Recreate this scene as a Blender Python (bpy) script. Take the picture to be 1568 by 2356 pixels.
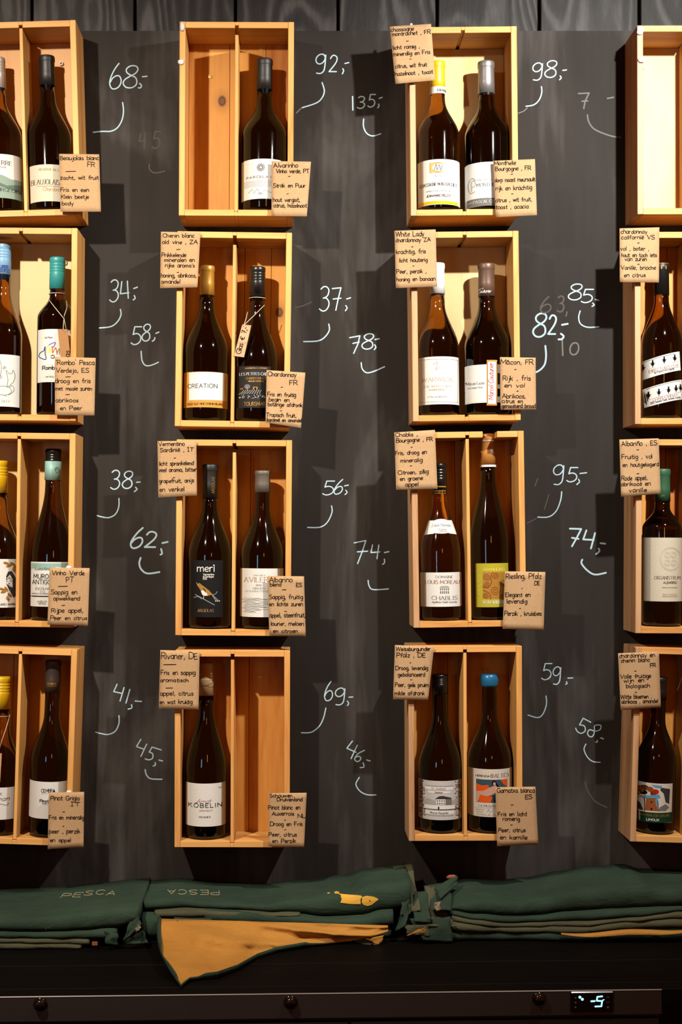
import bpy, bmesh, math, random
from mathutils import Vector, Matrix
from mathutils.bvhtree import BVHTree

for o in list(bpy.data.objects):
    bpy.data.objects.remove(o, do_unlink=True)
SC = bpy.context.scene
COL = SC.collection
random.seed(7)

# ------------------------------------------------------------------ camera
F, VX, VY = 3250.0, 670.0, 1235.0          # focal length and wall vanishing point in photo pixels
CAMY, CZ = -2.8, 1.55                      # camera distance from the board, eye height
cam = bpy.data.objects.new('camera', bpy.data.cameras.new('camera'))
COL.objects.link(cam)
cam.location = (0, CAMY, CZ)
cam.rotation_euler = (math.pi / 2, 0, 0)
cam.data.sensor_width = 36.0
cam.data.lens = F / 2356 * 36.0
cam.data.shift_x = (784 - VX) / 2356
cam.data.shift_y = (VY - 1178) / 2356
cam.data.clip_start = 0.05
SC.camera = cam

# ------------------------------------------------------------------ world, lights, exposure
ALB = 0.60                                  # every painted / printed / wooden surface a little darker than its sRGB swatch
def lin(c):
    return tuple(ALB * (x / 255 / 12.92) if x / 255 <= 0.04045 else ALB * ((x / 255 + 0.055) / 1.055) ** 2.4 for x in c)

w = bpy.data.worlds.new('bar_room_glow')
SC.world = w
w.use_nodes = True
w.node_tree.nodes['Background'].inputs[0].default_value = (1.0, 0.20, 0.015, 1)
w.node_tree.nodes['Background'].inputs[1].default_value = 0.25

def spot(name, loc, aim, power, col, cone, blend, rad):
    l = bpy.data.lights.new(name, 'SPOT')
    l.energy = power; l.color = col; l.spot_size = math.radians(cone); l.spot_blend = blend
    l.shadow_soft_size = rad
    o = bpy.data.objects.new(name, l); COL.objects.link(o)
    o.location = loc
    o.rotation_euler = (Vector(aim) - Vector(loc)).to_track_quat('-Z', 'Y').to_euler()
    return o
spot('track_spot_left', (-0.84, -1.55, CZ + 1.14), (-0.50, 0, CZ + 0.10), 268, (1.0, 0.90, 0.75), 80, 1.0, 0.027)
spot('track_spot_right', (0.85, -1.10, CZ + 1.14), (0.46, 0, CZ + 0.44), 222, (1.0, 0.97, 0.91), 94, 1.0, 0.022)
# the bar's far window strip and an amber lamp tube behind the photographer: they leave the small glints on the glass
def tube_lamp(name, loc, sx, sy, power, col):
    l = bpy.data.lights.new(name, 'AREA'); l.shape = 'RECTANGLE'; l.size = sx; l.size_y = sy; l.energy = power; l.color = col
    o = bpy.data.objects.new(name, l); COL.objects.link(o); o.location = loc
    o.rotation_euler = (Vector((0.1, 0, CZ - 0.1)) - Vector(loc)).to_track_quat('-Z', 'Y').to_euler()
tube_lamp('far_window_strip', (-1.7, -3.9, CZ + 0.15), 0.36, 0.8, 7.0, (0.35, 0.75, 1.0))
tube_lamp('amber_lamp_tube', (0.65, -3.7, CZ + 0.55), 0.14, 0.5, 3.0, (1.0, 0.55, 0.16))

vs = SC.view_settings
vs.view_transform = 'Standard'; vs.look = 'None'; vs.exposure = 0.0; vs.gamma = 1.0
vs.use_curve_mapping = False
SC.cycles.caustics_reflective = False
SC.cycles.caustics_refractive = False
SC.cycles.max_bounces = 12
SC.cycles.transmission_bounces = 10

# ------------------------------------------------------------------ helpers
def U(px, py, y=0.0):
    d = y - CAMY
    return Vector(((px - VX) / F * d, y, CZ + (VY - py) / F * d))

MATS = {}
def bsdf(m):
    return next(n for n in m.node_tree.nodes if n.type == 'BSDF_PRINCIPLED')
def mat(name, rgb=None, rough=0.6, metal=0.0, emit=0.0, spec=None, coat=0.0):
    if name in MATS: return MATS[name]
    m = bpy.data.materials.new(name); m.use_nodes = True
    b = bsdf(m)
    c = (*lin(rgb), 1)
    b.inputs['Base Color'].default_value = c
    b.inputs['Roughness'].default_value = rough
    b.inputs['Metallic'].default_value = metal
    if spec is not None: b.inputs['Specular IOR Level'].default_value = spec
    if coat: b.inputs['Coat Weight'].default_value = coat
    if emit:
        b.inputs['Emission Color'].default_value = c
        b.inputs['Emission Strength'].default_value = emit
    MATS[name] = m
    return m

def nodes(m):
    nt = m.node_tree
    def N(t, **k):
        n = nt.nodes.new(t)
        for a, v in k.items(): setattr(n, a, v)
        return n
    return nt, N, nt.links.new

def ramp(N, stops):
    r = N('ShaderNodeValToRGB')
    e = r.color_ramp.elements
    e[0].position, e[0].color = stops[0][0], (*stops[0][1], 1)
    e[1].position, e[1].color = stops[-1][0], (*stops[-1][1], 1)
    for p, c in stops[1:-1]:
        x = e.new(p); x.color = (*c, 1)
    return r

def wood(name, light, dark, axis='z', rough=0.55, stretch=14, bump=0.15, scale=18, knots=()):
    """light / dark sRGB grain colours; axis = grain direction in the object's own space"""
    if name in MATS: return MATS[name]
    m = bpy.data.materials.new(name); m.use_nodes = True
    nt, N, L = nodes(m); b = bsdf(m)
    tc = N('ShaderNodeTexCoord'); oi = N('ShaderNodeObjectInfo')
    mul = N('ShaderNodeVectorMath', operation='MULTIPLY_ADD')
    sc = {'x': (1 / stretch, 1, 1), 'y': (1, 1 / stretch, 1), 'z': (1, 1, 1 / stretch)}[axis]
    mul.inputs[1].default_value = tuple(s * scale for s in sc)
    cmb = N('ShaderNodeCombineXYZ')
    sm = N('ShaderNodeMath', operation='MULTIPLY'); sm.inputs[1].default_value = 37.0
    L(oi.outputs['Random'], sm.inputs[0])
    for i in range(3): L(sm.outputs[0], cmb.inputs[i])
    L(tc.outputs['Object'], mul.inputs[0]); L(cmb.outputs[0], mul.inputs[2])
    n1 = N('ShaderNodeTexNoise'); n1.inputs['Scale'].default_value = 1.0; n1.inputs['Detail'].default_value = 5
    n1.inputs['Distortion'].default_value = 0.6
    L(mul.outputs[0], n1.inputs['Vector'])
    n2 = N('ShaderNodeTexNoise'); n2.inputs['Scale'].default_value = 9.0; n2.inputs['Detail'].default_value = 3
    L(mul.outputs[0], n2.inputs['Vector'])
    ad = N('ShaderNodeMath', operation='MULTIPLY_ADD'); ad.inputs[1].default_value = 0.35
    L(n2.outputs['Fac'], ad.inputs[0]); L(n1.outputs['Fac'], ad.inputs[2])
    l, d = lin(light), lin(dark)
    mid = tuple((a * 0.65 + c * 0.35) for a, c in zip(l, d))
    r = ramp(N, [(0.45, d), (0.62, mid), (0.78, l)])
    L(ad.outputs[0], r.inputs[0])
    col = r.outputs[0]
    for (kx, kz, kr) in knots:
        sub = N('ShaderNodeVectorMath', operation='SUBTRACT'); sub.inputs[1].default_value = (kx, 0, kz)
        L(tc.outputs['Object'], sub.inputs[0])
        ms = N('ShaderNodeVectorMath', operation='MULTIPLY'); ms.inputs[1].default_value = (1 / kr, 0, 0.72 / kr)
        L(sub.outputs[0], ms.inputs[0])
        ln = N('ShaderNodeVectorMath', operation='LENGTH'); L(ms.outputs[0], ln.inputs[0])
        wob = N('ShaderNodeMath', operation='MULTIPLY_ADD'); wob.inputs[1].default_value = 0.7
        L(n1.outputs['Fac'], wob.inputs[0]); L(ln.outputs['Value'], wob.inputs[2])
        kr_ = ramp(N, [(0.0, (1, 1, 1)), (0.26, (0.8, 0.8, 0.8)), (0.36, (1, 1, 1)), (0.5, (0.25, 0.25, 0.25)), (1.0, (0, 0, 0))])
        sc2 = N('ShaderNodeMath', operation='MULTIPLY'); sc2.inputs[1].default_value = 0.33
        L(wob.outputs[0], sc2.inputs[0]); L(sc2.outputs[0], kr_.inputs[0])
        mx = N('ShaderNodeMix', data_type='RGBA')
        mx.inputs['B'].default_value = (*lin((96, 52, 26)), 1)
        L(kr_.outputs[0], mx.inputs['Factor']); L(col, mx.inputs['A'])
        col = mx.outputs['Result']
    L(col, b.inputs['Base Color'])
    b.inputs['Roughness'].default_value = rough
    b.inputs['Specular IOR Level'].default_value = 0.3
    bp = N('ShaderNodeBump'); bp.inputs['Strength'].default_value = bump; bp.inputs['Distance'].default_value = 0.002
    L(ad.outputs[0], bp.inputs['Height']); L(bp.outputs[0], b.inputs['Normal'])
    MATS[name] = m
    return m

def paper(name, rgb, var=0.08, scale=400, rough=0.85):
    if name in MATS: return MATS[name]
    m = bpy.data.materials.new(name); m.use_nodes = True
    nt, N, L = nodes(m); b = bsdf(m)
    tc = N('ShaderNodeTexCoord')
    n = N('ShaderNodeTexNoise'); n.inputs['Scale'].default_value = scale; n.inputs['Detail'].default_value = 4
    L(tc.outputs['Object'], n.inputs['Vector'])
    c = lin(rgb)
    r = ramp(N, [(0.3, tuple(x * (1 - var * 2) for x in c)), (0.7, tuple(min(1, x * (1 + var)) for x in c))])
    L(n.outputs['Fac'], r.inputs[0]); L(r.outputs[0], b.inputs['Base Color'])
    b.inputs['Roughness'].default_value = rough
    b.inputs['Specular IOR Level'].default_value = 0.2
    MATS[name] = m
    return m

def glass(name, tint, rough=0.05):
    if name in MATS: return MATS[name]
    m = bpy.data.materials.new(name); m.use_nodes = True
    b = bsdf(m)
    b.inputs['Base Color'].default_value = (*tint, 1)
    b.inputs['Roughness'].default_value = rough
    b.inputs['Transmission Weight'].default_value = 1.0
    b.inputs['IOR'].default_value = 1.5
    MATS[name] = m
    return m

def cloth(name, rgb, rgb2, rough=0.95, scale=900):
    if name in MATS: return MATS[name]
    m = bpy.data.materials.new(name); m.use_nodes = True
    nt, N, L = nodes(m); b = bsdf(m)
    tc = N('ShaderNodeTexCoord')
    n = N('ShaderNodeTexNoise'); n.inputs['Scale'].default_value = scale; n.inputs['Detail'].default_value = 2
    n2 = N('ShaderNodeTexNoise'); n2.inputs['Scale'].default_value = 9; n2.inputs['Detail'].default_value = 5
    L(tc.outputs['Object'], n.inputs['Vector']); L(tc.outputs['Object'], n2.inputs['Vector'])
    a = N('ShaderNodeMath', operation='MULTIPLY_ADD'); a.inputs[1].default_value = 0.5
    L(n.outputs['Fac'], a.inputs[0])
    h = N('ShaderNodeMath', operation='MULTIPLY'); h.inputs[1].default_value = 0.5
    L(n2.outputs['Fac'], h.inputs[0]); L(h.outputs[0], a.inputs[2])
    r = ramp(N, [(0.35, lin(rgb2)), (0.65, lin(rgb))])
    L(a.outputs[0], r.inputs[0]); L(r.outputs[0], b.inputs['Base Color'])
    b.inputs['Roughness'].default_value = rough
    b.inputs['Specular IOR Level'].default_value = 0.1
    n3 = N('ShaderNodeTexNoise'); n3.inputs['Scale'].default_value = 22; n3.inputs['Detail'].default_value = 4; n3.inputs['Distortion'].default_value = 1.2
    mp3 = N('ShaderNodeMapping'); mp3.inputs['Scale'].default_value = (0.55, 1.4, 1.6)
    L(tc.outputs['Object'], mp3.inputs['Vector']); L(mp3.outputs[0], n3.inputs['Vector'])
    bp0 = N('ShaderNodeBump'); bp0.inputs['Strength'].default_value = 0.55; bp0.inputs['Distance'].default_value = 0.006
    L(n3.outputs['Fac'], bp0.inputs['Height'])
    bp = N('ShaderNodeBump'); bp.inputs['Strength'].default_value = 0.3; bp.inputs['Distance'].default_value = 0.001
    L(n.outputs['Fac'], bp.inputs['Height']); L(bp0.outputs[0], bp.inputs['Normal']); L(bp.outputs[0], b.inputs['Normal'])
    MATS[name] = m
    return m

def mesh_obj(name, verts, faces, material, parent=None, smooth=False, mats=None, fm=None):
    me = bpy.data.meshes.new(name)
    me.from_pydata([tuple(v) for v in verts], [], faces)
    if mats:
        for mm in mats: me.materials.append(mm)
        me.polygons.foreach_set('material_index', fm)
    elif material: me.materials.append(material)
    if smooth: me.polygons.foreach_set('use_smooth', [True] * len(me.polygons))
    me.update()
    o = bpy.data.objects.new(name, me); COL.objects.link(o)
    if parent: o.parent = parent
    return o

def tag(o, label=None, cat=None, group=None, kind=None):
    if label: o['label'] = label
    if cat: o['category'] = cat
    if group: o['group'] = group
    if kind: o['kind'] = kind
    return o

def empty(name, loc, rot=(0, 0, 0)):
    o = bpy.data.objects.new(name, None); COL.objects.link(o)
    o.empty_display_size = 0.05
    o.location = loc; o.rotation_euler = rot
    return o

class MB:
    """collects boxes and sweeps into one mesh"""
    def __init__(s): s.v, s.f = [], []
    def box(s, x0, x1, y0, y1, z0, z1):
        n = len(s.v)
        s.v += [(x, y, z) for z in (z0, z1) for y in (y0, y1) for x in (x0, x1)]
        s.f += [(n, n + 2, n + 3, n + 1), (n + 4, n + 5, n + 7, n + 6), (n, n + 1, n + 5, n + 4),
                (n + 2, n + 6, n + 7, n + 3), (n, n + 4, n + 6, n + 2), (n + 1, n + 3, n + 7, n + 5)]
        return s
    def loop(s, rings, closed_ring=True, caps=True):
        n0 = len(s.v); k = len(rings[0])
        for r in rings: s.v += [tuple(p) for p in r]
        for i in range(len(rings) - 1):
            for j in range(k if closed_ring else k - 1):
                a = n0 + i * k + j; b = n0 + i * k + (j + 1) % k
                s.f.append((a, b, b + k, a + k))
        if caps:
            s.f.append(tuple(n0 + j for j in range(k))[::-1])
            s.f.append(tuple(n0 + (len(rings) - 1) * k + j for j in range(k)))
        return s
    def tube(s, pts, r, n=6):
        pts = [Vector(p) for p in pts]; rings = []
        for i, p in enumerate(pts):
            t = (pts[min(i + 1, len(pts) - 1)] - pts[max(i - 1, 0)]).normalized()
            a = t.cross(Vector((0.13, 0.31, 0.94))).normalized(); b = t.cross(a)
            rr = r[i] if isinstance(r, (list, tuple)) else r
            rings.append([p + (a * math.cos(q * 2 * math.pi / n) + b * math.sin(q * 2 * math.pi / n)) * rr for q in range(n)])
        return s.loop(rings)
    def blob(s, c, rx, ry, rz, n=10, m=6, jit=0.12):
        c = Vector(c); rings = []
        for i in range(1, m):
            ph = math.pi * i / m
            rings.append([c + Vector((rx * math.sin(ph) * math.cos(2 * math.pi * j / n), ry * math.sin(ph) * math.sin(2 * math.pi * j / n),
                                      rz * math.cos(ph))) * (1 + random.uniform(-jit, jit)) for j in range(n)])
        return s.loop(rings)
    def build(s, name, material, parent=None, smooth=False, bevel=0.0):
        o = mesh_obj(name, s.v, s.f, material, parent, smooth)
        if bevel:
            bv = o.modifiers.new('edge', 'BEVEL'); bv.width = bevel; bv.segments = 1; bv.limit_method = 'ANGLE'
        return o

def lathe(name, prof, material, parent, n=40):
    v, f = [], []
    k = len(prof)
    for (r, z) in prof:
        for j in range(n):
            a = 2 * math.pi * j / n
            v.append((r * math.cos(a), r * math.sin(a), z))
    for i in range(k - 1):
        for j in range(n):
            a, b = i * n + j, i * n + (j + 1) % n
            f.append((a, b, b + n, a + n))
    f.append(tuple(range(n))[::-1]); f.append(tuple((k - 1) * n + j for j in range(n)))
    o = mesh_obj(name, v, f, material, parent, True)
    return o

# ------------------------------------------------------------------ a single-stroke alphabet of our own (cap height 10, x-height 6)
GL = {
'A': "8|0 0 4 10 8 0|1.5 3.6 6.5 3.6", 'B': "6.8|0 0 0 10|~0 10 4 10 6 8.9 6 6.8 4.4 5.4 0 5.2|~0 5.2 4.8 5 6.8 3.9 6.8 1.6 5 .1 0 0",
'C': "8|~8 8.2 6.5 9.6 4.6 10 2 9.2 .3 6.5 .3 3.5 2 .8 4.6 0 6.6 .5 8 1.8", 'D': "8|0 0 0 10|~0 10 3.5 10 6.5 8.6 8 5 6.5 1.4 3.5 0 0 0",
'E': "6|6 10 0 10 0 0 6.2 0|0 5.2 5 5.2", 'F': "6|6 10 0 10 0 0|0 5.2 4.8 5.2",
'G': "8|~8 8.2 6.5 9.6 4.6 10 2 9.2 .3 6.5 .3 3.5 2 .8 4.6 0 6.8 .4 8 1.6|8 1.6 8 4.4 5 4.4",
'H': "8|0 0 0 10|8 0 8 10|0 5.1 8 5.1", 'I': "1|.5 0 .5 10", 'J': "4|~4 10 4 3 3.4 .8 1.8 0 0 .6",
'K': "7|0 0 0 10|6.8 10 0 4.4|2.3 6.2 7.2 0", 'L': "5.8|0 10 0 0 5.8 0", 'M': "10|0 0 .8 10 5 2.5 9.2 10 10 0",
'N': "8|0 0 0 10 8 0 8 10", 'O': "9|~4.5 10 2 9.2 .2 6.6 .2 3.4 2 .8 4.5 0 7 .8 8.8 3.4 8.8 6.6 7 9.2 4.5 10",
'P': "6.4|0 0 0 10|~0 10 4 10 6.4 9 6.4 6.2 4 5 0 4.8", 'Q': "9|~4.5 10 2 9.2 .2 6.6 .2 3.4 2 .8 4.5 0 7 .8 8.8 3.4 8.8 6.6 7 9.2 4.5 10|5.5 2.5 9 -1",
'R': "7|0 0 0 10|~0 10 4 10 6.2 9 6.2 6.4 4 5.1 0 4.9|3.2 4.9 7.2 0",
'S': "6.6|~6.2 8.6 5 9.8 3.2 10 1 9.2 .6 7.2 2 5.7 4.6 4.8 6.4 3.6 6.6 1.8 5.2 .3 3 0 1 .4 0 1.6",
'T': "8|0 10 8 10|4 10 4 0", 'U': "8|~0 10 0 3.5 1.2 .8 4 0 6.8 .8 8 3.5 8 10", 'V': "8|0 10 4 0 8 10", 'W': "12|0 10 3 0 6 9.5 9 0 12 10",
'X': "7.4|0 0 7.4 10|0 10 7.4 0", 'Y': "7.6|0 10 3.8 5 7.6 10|3.8 5 3.8 0", 'Z': "7|0 10 7 10 0 0 7 0",
'a': "5.4|~5 4.8 3.8 5.9 2.2 6 .6 4.8 .2 2.8 1 .6 2.5 0 4 .9 5 3.2|5 6 4.9 1.5 5.6 0", 'b': "5|0 10 .1 0|~.1 3.4 1 5.2 2.8 6 4.6 5 5.1 3 4.2 .7 2.4 0 .8 .5 .1 1.6",
'c': "4.6|~4.6 5 3 6 1.2 5.4 .1 3.4 .5 1.2 2.2 0 4.6 .9", 'd': "5|~5 4.6 3.6 6 2 6 .4 4.6 .2 2.4 1.4 .2 3 .1 4.4 1.2 5 3|5 10 5 .2",
'e': "4.8|~.3 3 2.8 3.1 4.7 3.8 4.2 5.5 2.6 6 .8 5 .1 2.8 1 .6 2.8 0 4.7 .9", 'f': "4|~4.2 9 3 10 1.8 9.2 1.5 7 1.5 0|0 5.8 3.6 5.8",
'g': "5|~5 4.8 3.6 6 2 6 .4 4.6 .3 2.6 1.6 .6 3.2 .6 4.6 2 5 3.6|~5 6 5 0 4.6 -2.8 2.8 -4 .6 -3", 'h': "5|0 10 0 0|~0 3.6 1.4 5.6 3.2 6 4.6 5 4.8 3 4.8 0",
'i': "1|.5 6 .5 0|.4 8.2 .6 8.7", 'j': "2|~2 6 2 -2 1.4 -3.6 -.4 -3.6|1.9 8.2 2.1 8.7", 'k': "4.6|0 10 0 0|4.2 6 0 2.6|1.4 3.7 4.6 0", 'l': "1|.5 10 .5 0",
'm': "8|0 6 0 0|~0 3.8 1.2 5.6 2.6 6 3.8 4.8 3.9 0|~3.9 3.8 5.2 5.7 6.6 6 7.7 4.8 7.8 0", 'n': "5|0 6 0 0|~0 3.8 1.4 5.6 3.2 6 4.6 5 4.8 3 4.8 0",
'o': "5|~2.6 6 .8 5.2 .1 3 .8 .7 2.5 0 4.3 .8 5 3 4.2 5.3 2.6 6", 'p': "5|0 6 0 -4|~0 3.8 1.2 5.5 2.8 6 4.6 5 5 3 4 .6 2.2 .1 .2 1.4",
'q': "5|~5 4.8 3.6 6 2 6 .4 4.6 .3 2.6 1.6 .6 3.2 .6 4.6 2|5 6 5 -4", 'r': "3.4|0 6 0 0|~0 3.4 1 5.2 2.2 6 3.5 5.6",
's': "4|~4 5.2 2.6 6 .8 5.6 .5 4.2 2.2 3.2 3.8 2.2 3.8 .7 2.2 0 0 .7", 't': "3.6|~1.6 9 1.6 1.4 2.2 .2 3.8 .4|0 6 3.6 6",
'u': "5|~0 6 0 2.2 .7 .4 2.2 0 4 1 4.9 3|4.9 6 4.9 0", 'v': "4.8|0 6 2.4 0 4.8 6", 'w': "7|0 6 1.7 0 3.5 5.4 5.3 0 7 6", 'x': "4.6|0 0 4.6 6|0 6 4.6 0",
'y': "5|0 6 2.5 .3|5 6 1.4 -4", 'z': "4.4|0 6 4.3 6 0 0 4.5 0",
'0': "6|~3 10 1 8.8 .1 5 1 1.2 3 0 5 1.2 5.9 5 5 8.8 3 10", '1': "2|1 10 1 0", '2': "6|~.4 8 1.6 9.6 3.4 10 5.4 9 5.8 7.2 4.6 4.8 2 2 0 0|0 0 6 0",
'3': "6|~.4 9 2 10 4 9.9 5.4 8.6 5 6.6 3.6 5.6 2.2 5.3|~2.2 5.3 4.2 5.2 5.8 3.8 5.9 2 4.4 .3 2.2 -.1 .2 .8", '4': "6|2.4 10 0 3.4 5.8 3.6|4.6 7.4 4.2 0",
'5': "6|5.8 10 1.4 10 .8 5.6|~.8 5.6 2.6 6.2 4.6 5.6 5.8 3.8 5.4 1.6 3.6 .2 1.6 0 0 .9", '6': "6|~4 10 2 7.6 .5 4.6 .1 2.2 1.2 .3 3 0 5 1 5.8 3 5 4.8 3.4 5.2 1.4 4.2 .4 2.6",
'7': "6|0 9.8 6 10 4.4 6 2.6 0|1.4 5.2 5.2 5.4", '8': "6|~3.4 5.4 1.2 6.8 .8 8.6 2.4 10 4.6 9.8 5.4 8.2 4.4 6.4 2.2 5 .4 3.4 .2 1.6 1.6 .1 3.8 0 5.4 1.4 5.4 3.4 4.6 4.8 3.4 5.4",
'9': "6|~5.2 8.4 4 9.9 2 9.8 .4 8.2 .4 6.2 1.8 5 3.6 5.3 4.9 6.8 5.3 8.6|~5.3 9.6 5.4 4 5 1.4 3.4 0 1.2 .2",
',': "1.4|1 1 .4 -1.8", '.': "1|.4 0 .6 .5", '-': "3|0 3.4 3 3.4", "'": "1|.6 10 .4 8", '`': "1|.2 10 .7 8.4", '|': "1|.5 -1 .5 10",
'€': "7|~7 8.6 5 9.6 3 8.8 1.6 5 3 1.2 5 .4 7 1.4|0 6 5 6|0 4 5 4", '_': "5|0 0 5 0",
}
ACC = {'é': ('e', "2 7.4 3.6 9"), 'É': ('E', "2.4 11 4 12.6"), 'Ú': ('U', "3.4 11 5 12.6"), 'Ó': ('O', "4 11 5.6 12.6"), 'ì': ('i', ".9 7.4 -.4 9"),
       'ë': ('e', "1.2 7.8 1.5 8.4|3.6 7.8 3.9 8.4"), 'ñ': ('n', "~.4 7.6 1.6 8.6 3 7.8 4.4 8.8"), 'â': ('a', ".8 7.4 2.6 8.8 4.4 7.4"), 'Ñ': ('N', "~1.4 11 3 12 5 11.2 6.6 12.2"),
       'Ö': ('O', "2.6 11.4 2.9 12|6 11.4 6.3 12"), 'Ü': ('U', "2.2 11.4 2.5 12|5.6 11.4 5.9 12"), 'È': ('E', "3.8 11 2.2 12.6")}

def catmull(p, k=4):
    if len(p) < 3: return p
    closed = abs(p[0][0] - p[-1][0]) + abs(p[0][1] - p[-1][1]) < 1e-6
    out = []
    n = len(p)
    for i in range(n - 1):
        p0 = p[i - 1] if i else (p[-2] if closed else p[0])
        p1, p2 = p[i], p[i + 1]
        p3 = p[i + 2] if i + 2 < n else (p[1] if closed else p[-1])
        for q in range(k):
            t = q / k
            out.append(tuple(0.5 * (2 * p1[c] + (p2[c] - p0[c]) * t + (2 * p0[c] - 5 * p1[c] + 4 * p2[c] - p3[c]) * t * t
                                    + (3 * p1[c] - p0[c] - 3 * p2[c] + p3[c]) * t ** 3) for c in (0, 1)))
    out.append(p[-1])
    return out

GC = {}
def glyph(ch):
    if ch in GC: return GC[ch]
    extra = ''
    base = ch
    if ch in ACC: base, extra = ACC[ch][0], '|' + ACC[ch][1]
    s = GL.get(base)
    if s is None: GC[ch] = (4.0, []); return GC[ch]
    parts = (s + extra).split('|')
    lines = []
    for q in parts[1:]:
        sm = q.startswith('~'); v = [float(x) for x in q.lstrip('~').split()]
        pts = list(zip(v[0::2], v[1::2]))
        lines.append((catmull(pts, 3) if sm else pts, sm))
    GC[ch] = (float(parts[0]), lines)
    return GC[ch]

class Ink:
    """flat drawing in photo pixels, later laid onto a real surface"""
    def __init__(s): s.f = []; s.n = 0
    def poly(s, pts, col, layer=0): s.f.append((list(pts), col, layer)); return s
    def rect(s, x0, y0, x1, y1, col, layer=0): return s.poly([(x0, y0), (x1, y0), (x1, y1), (x0, y1)], col, layer)
    def ell(s, cx, cy, rx, ry, col, layer=0, n=16, rot=0):
        c, d = math.cos(rot), math.sin(rot)
        pts = []
        for i in range(n):
            a, b = rx * math.cos(2 * math.pi * i / n), ry * math.sin(2 * math.pi * i / n)
            pts.append((cx + a * c - b * d, cy + a * d + b * c))
        return s.poly(pts, col, layer)
    def stroke(s, pts, w, col, layer=1, smooth=False, nib=False, cap=True):
        if smooth: pts = catmull(pts, 5)
        pts = [p for i, p in enumerate(pts) if i == 0 or abs(p[0] - pts[i - 1][0]) + abs(p[1] - pts[i - 1][1]) > 1e-4]
        if len(pts) < 2: return s
        # split at sharp corners
        runs, cur = [], [pts[0]]
        for i in range(1, len(pts)):
            cur.append(pts[i])
            if i < len(pts) - 1:
                ax, ay = pts[i][0] - pts[i - 1][0], pts[i][1] - pts[i - 1][1]
                bx, by = pts[i + 1][0] - pts[i][0], pts[i + 1][1] - pts[i][1]
                if (ax * bx + ay * by) / (math.hypot(ax, ay) * math.hypot(bx, by)) < 0.35:
                    runs.append(cur); cur = [pts[i]]
        runs.append(cur)
        for r in runs:
            s.n += 1; layer_ = layer + (s.n % 40) * 0.02
            n = len(r); L, R = [], []
            for i, p in enumerate(r):
                a, b = r[max(i - 1, 0)], r[min(i + 1, n - 1)]
                tx, ty = b[0] - a[0], b[1] - a[1]; l = math.hypot(tx, ty) or 1
                tx, ty = tx / l, ty / l
                hw = w / 2 * ((0.38 + 0.62 * abs(ty)) if nib else 1.0)
                if cap and i == 0:
                    q = (p[0] - tx * hw * 0.8, p[1] - ty * hw * 0.8)
                    L.append((q[0] - ty * hw * .55, q[1] + tx * hw * .55)); R.append((q[0] + ty * hw * .55, q[1] - tx * hw * .55))
                L.append((p[0] - ty * hw, p[1] + tx * hw)); R.append((p[0] + ty * hw, p[1] - tx * hw))
                if cap and i == n - 1:
                    q = (p[0] + tx * hw * 0.8, p[1] + ty * hw * 0.8)
                    L.append((q[0] - ty * hw * .55, q[1] + tx * hw * .55)); R.append((q[0] + ty * hw * .55, q[1] - tx * hw * .55))
            for i in range(len(L) - 1):
                s.f.append(([L[i], R[i], R[i + 1], L[i + 1]], col, layer_ + i * 0.008))
        return s
    def text(s, t, x0, y, x1=None, size=10, col='ink', w=1.3, style='sans', ang=0.0, jit=0.0, layer=1, slant=0.0, gap=1.6, dashed=0):
        if style == 'serif': gap, w = 2.3, w * 0.72
        gl = []; x = 0.0
        for ch in t:
            if ch == ' ': x += 6.5 if style == 'hand' else 4.2; continue
            wd, lines = glyph(ch)
            if style == 'hand' and ch == 'I': wd, lines = 3, [([(1.5, 0), (1.5, 10)], 0), ([(0, 10), (3, 10)], 0), ([(0, 0), (3, 0)], 0)]
            gl.append((x, ch, wd, lines)); x += wd + gap
        tot = max(x - gap, 0.1)
        sy = size / 10; sx = sy if x1 is None else (x1 - x0) / tot
        ca, sa = math.cos(ang), math.sin(ang)
        for gx, ch, wd, lines in gl:
            dy = random.uniform(-1, 1) * jit; ra = random.uniform(-0.12, 0.12) * jit; k = 1 + random.uniform(-0.1, 0.1) * jit
            for pts, sm in lines:
                q = []
                for (a, b) in pts:
                    a2 = (a - wd / 2) * k; b2 = b * k
                    a3 = a2 - b2 * ra + wd / 2 + slant * b2; b3 = b2 + a2 * ra + dy * 0.5
                    X, Y = (gx + a3) * sx, -b3 * sy
                    q.append((x0 + X * ca - Y * sa, y + X * sa + Y * ca))
                if dashed:
                    s.dash(q, w, col, layer, dashed); continue
                s.stroke(q, w, col, layer, nib=(style == 'serif'), cap=(style != 'serif'))
                if style == 'serif' and not sm:
                    for e, o in ((0, 1), (-1, -2)):
                        ex, ey = pts[e]; ox, oy = pts[o]
                        if abs(oy - ey) > 2.5 and (abs(ey) < .1 or abs(ey - 10) < .1 or abs(ey - 6) < .1):
                            X, Y = (gx + ex + slant * ey) * sx, -ey * sy
                            hx = 1.25 * sx
                            s.stroke([(x0 + (X - hx) * ca - Y * sa, y + (X - hx) * sa + Y * ca),
                                      (x0 + (X + hx) * ca - Y * sa, y + (X + hx) * sa + Y * ca)], w * 0.5, col, layer, cap=False)
        return s
    def dash(s, pts, w, col, layer, step):
        for i in range(len(pts) - 1):
            a, b = pts[i], pts[i + 1]; l = math.hypot(b[0] - a[0], b[1] - a[1])
            n = max(1, int(l / step))
            for k in range(n):
                t0, t1 = (k + .15) / n, (k + .75) / n
                s.stroke([(a[0] + (b[0] - a[0]) * t0, a[1] + (b[1] - a[1]) * t0), (a[0] + (b[0] - a[0]) * t1, a[1] + (b[1] - a[1]) * t1)], w, col, layer, cap=False)
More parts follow.
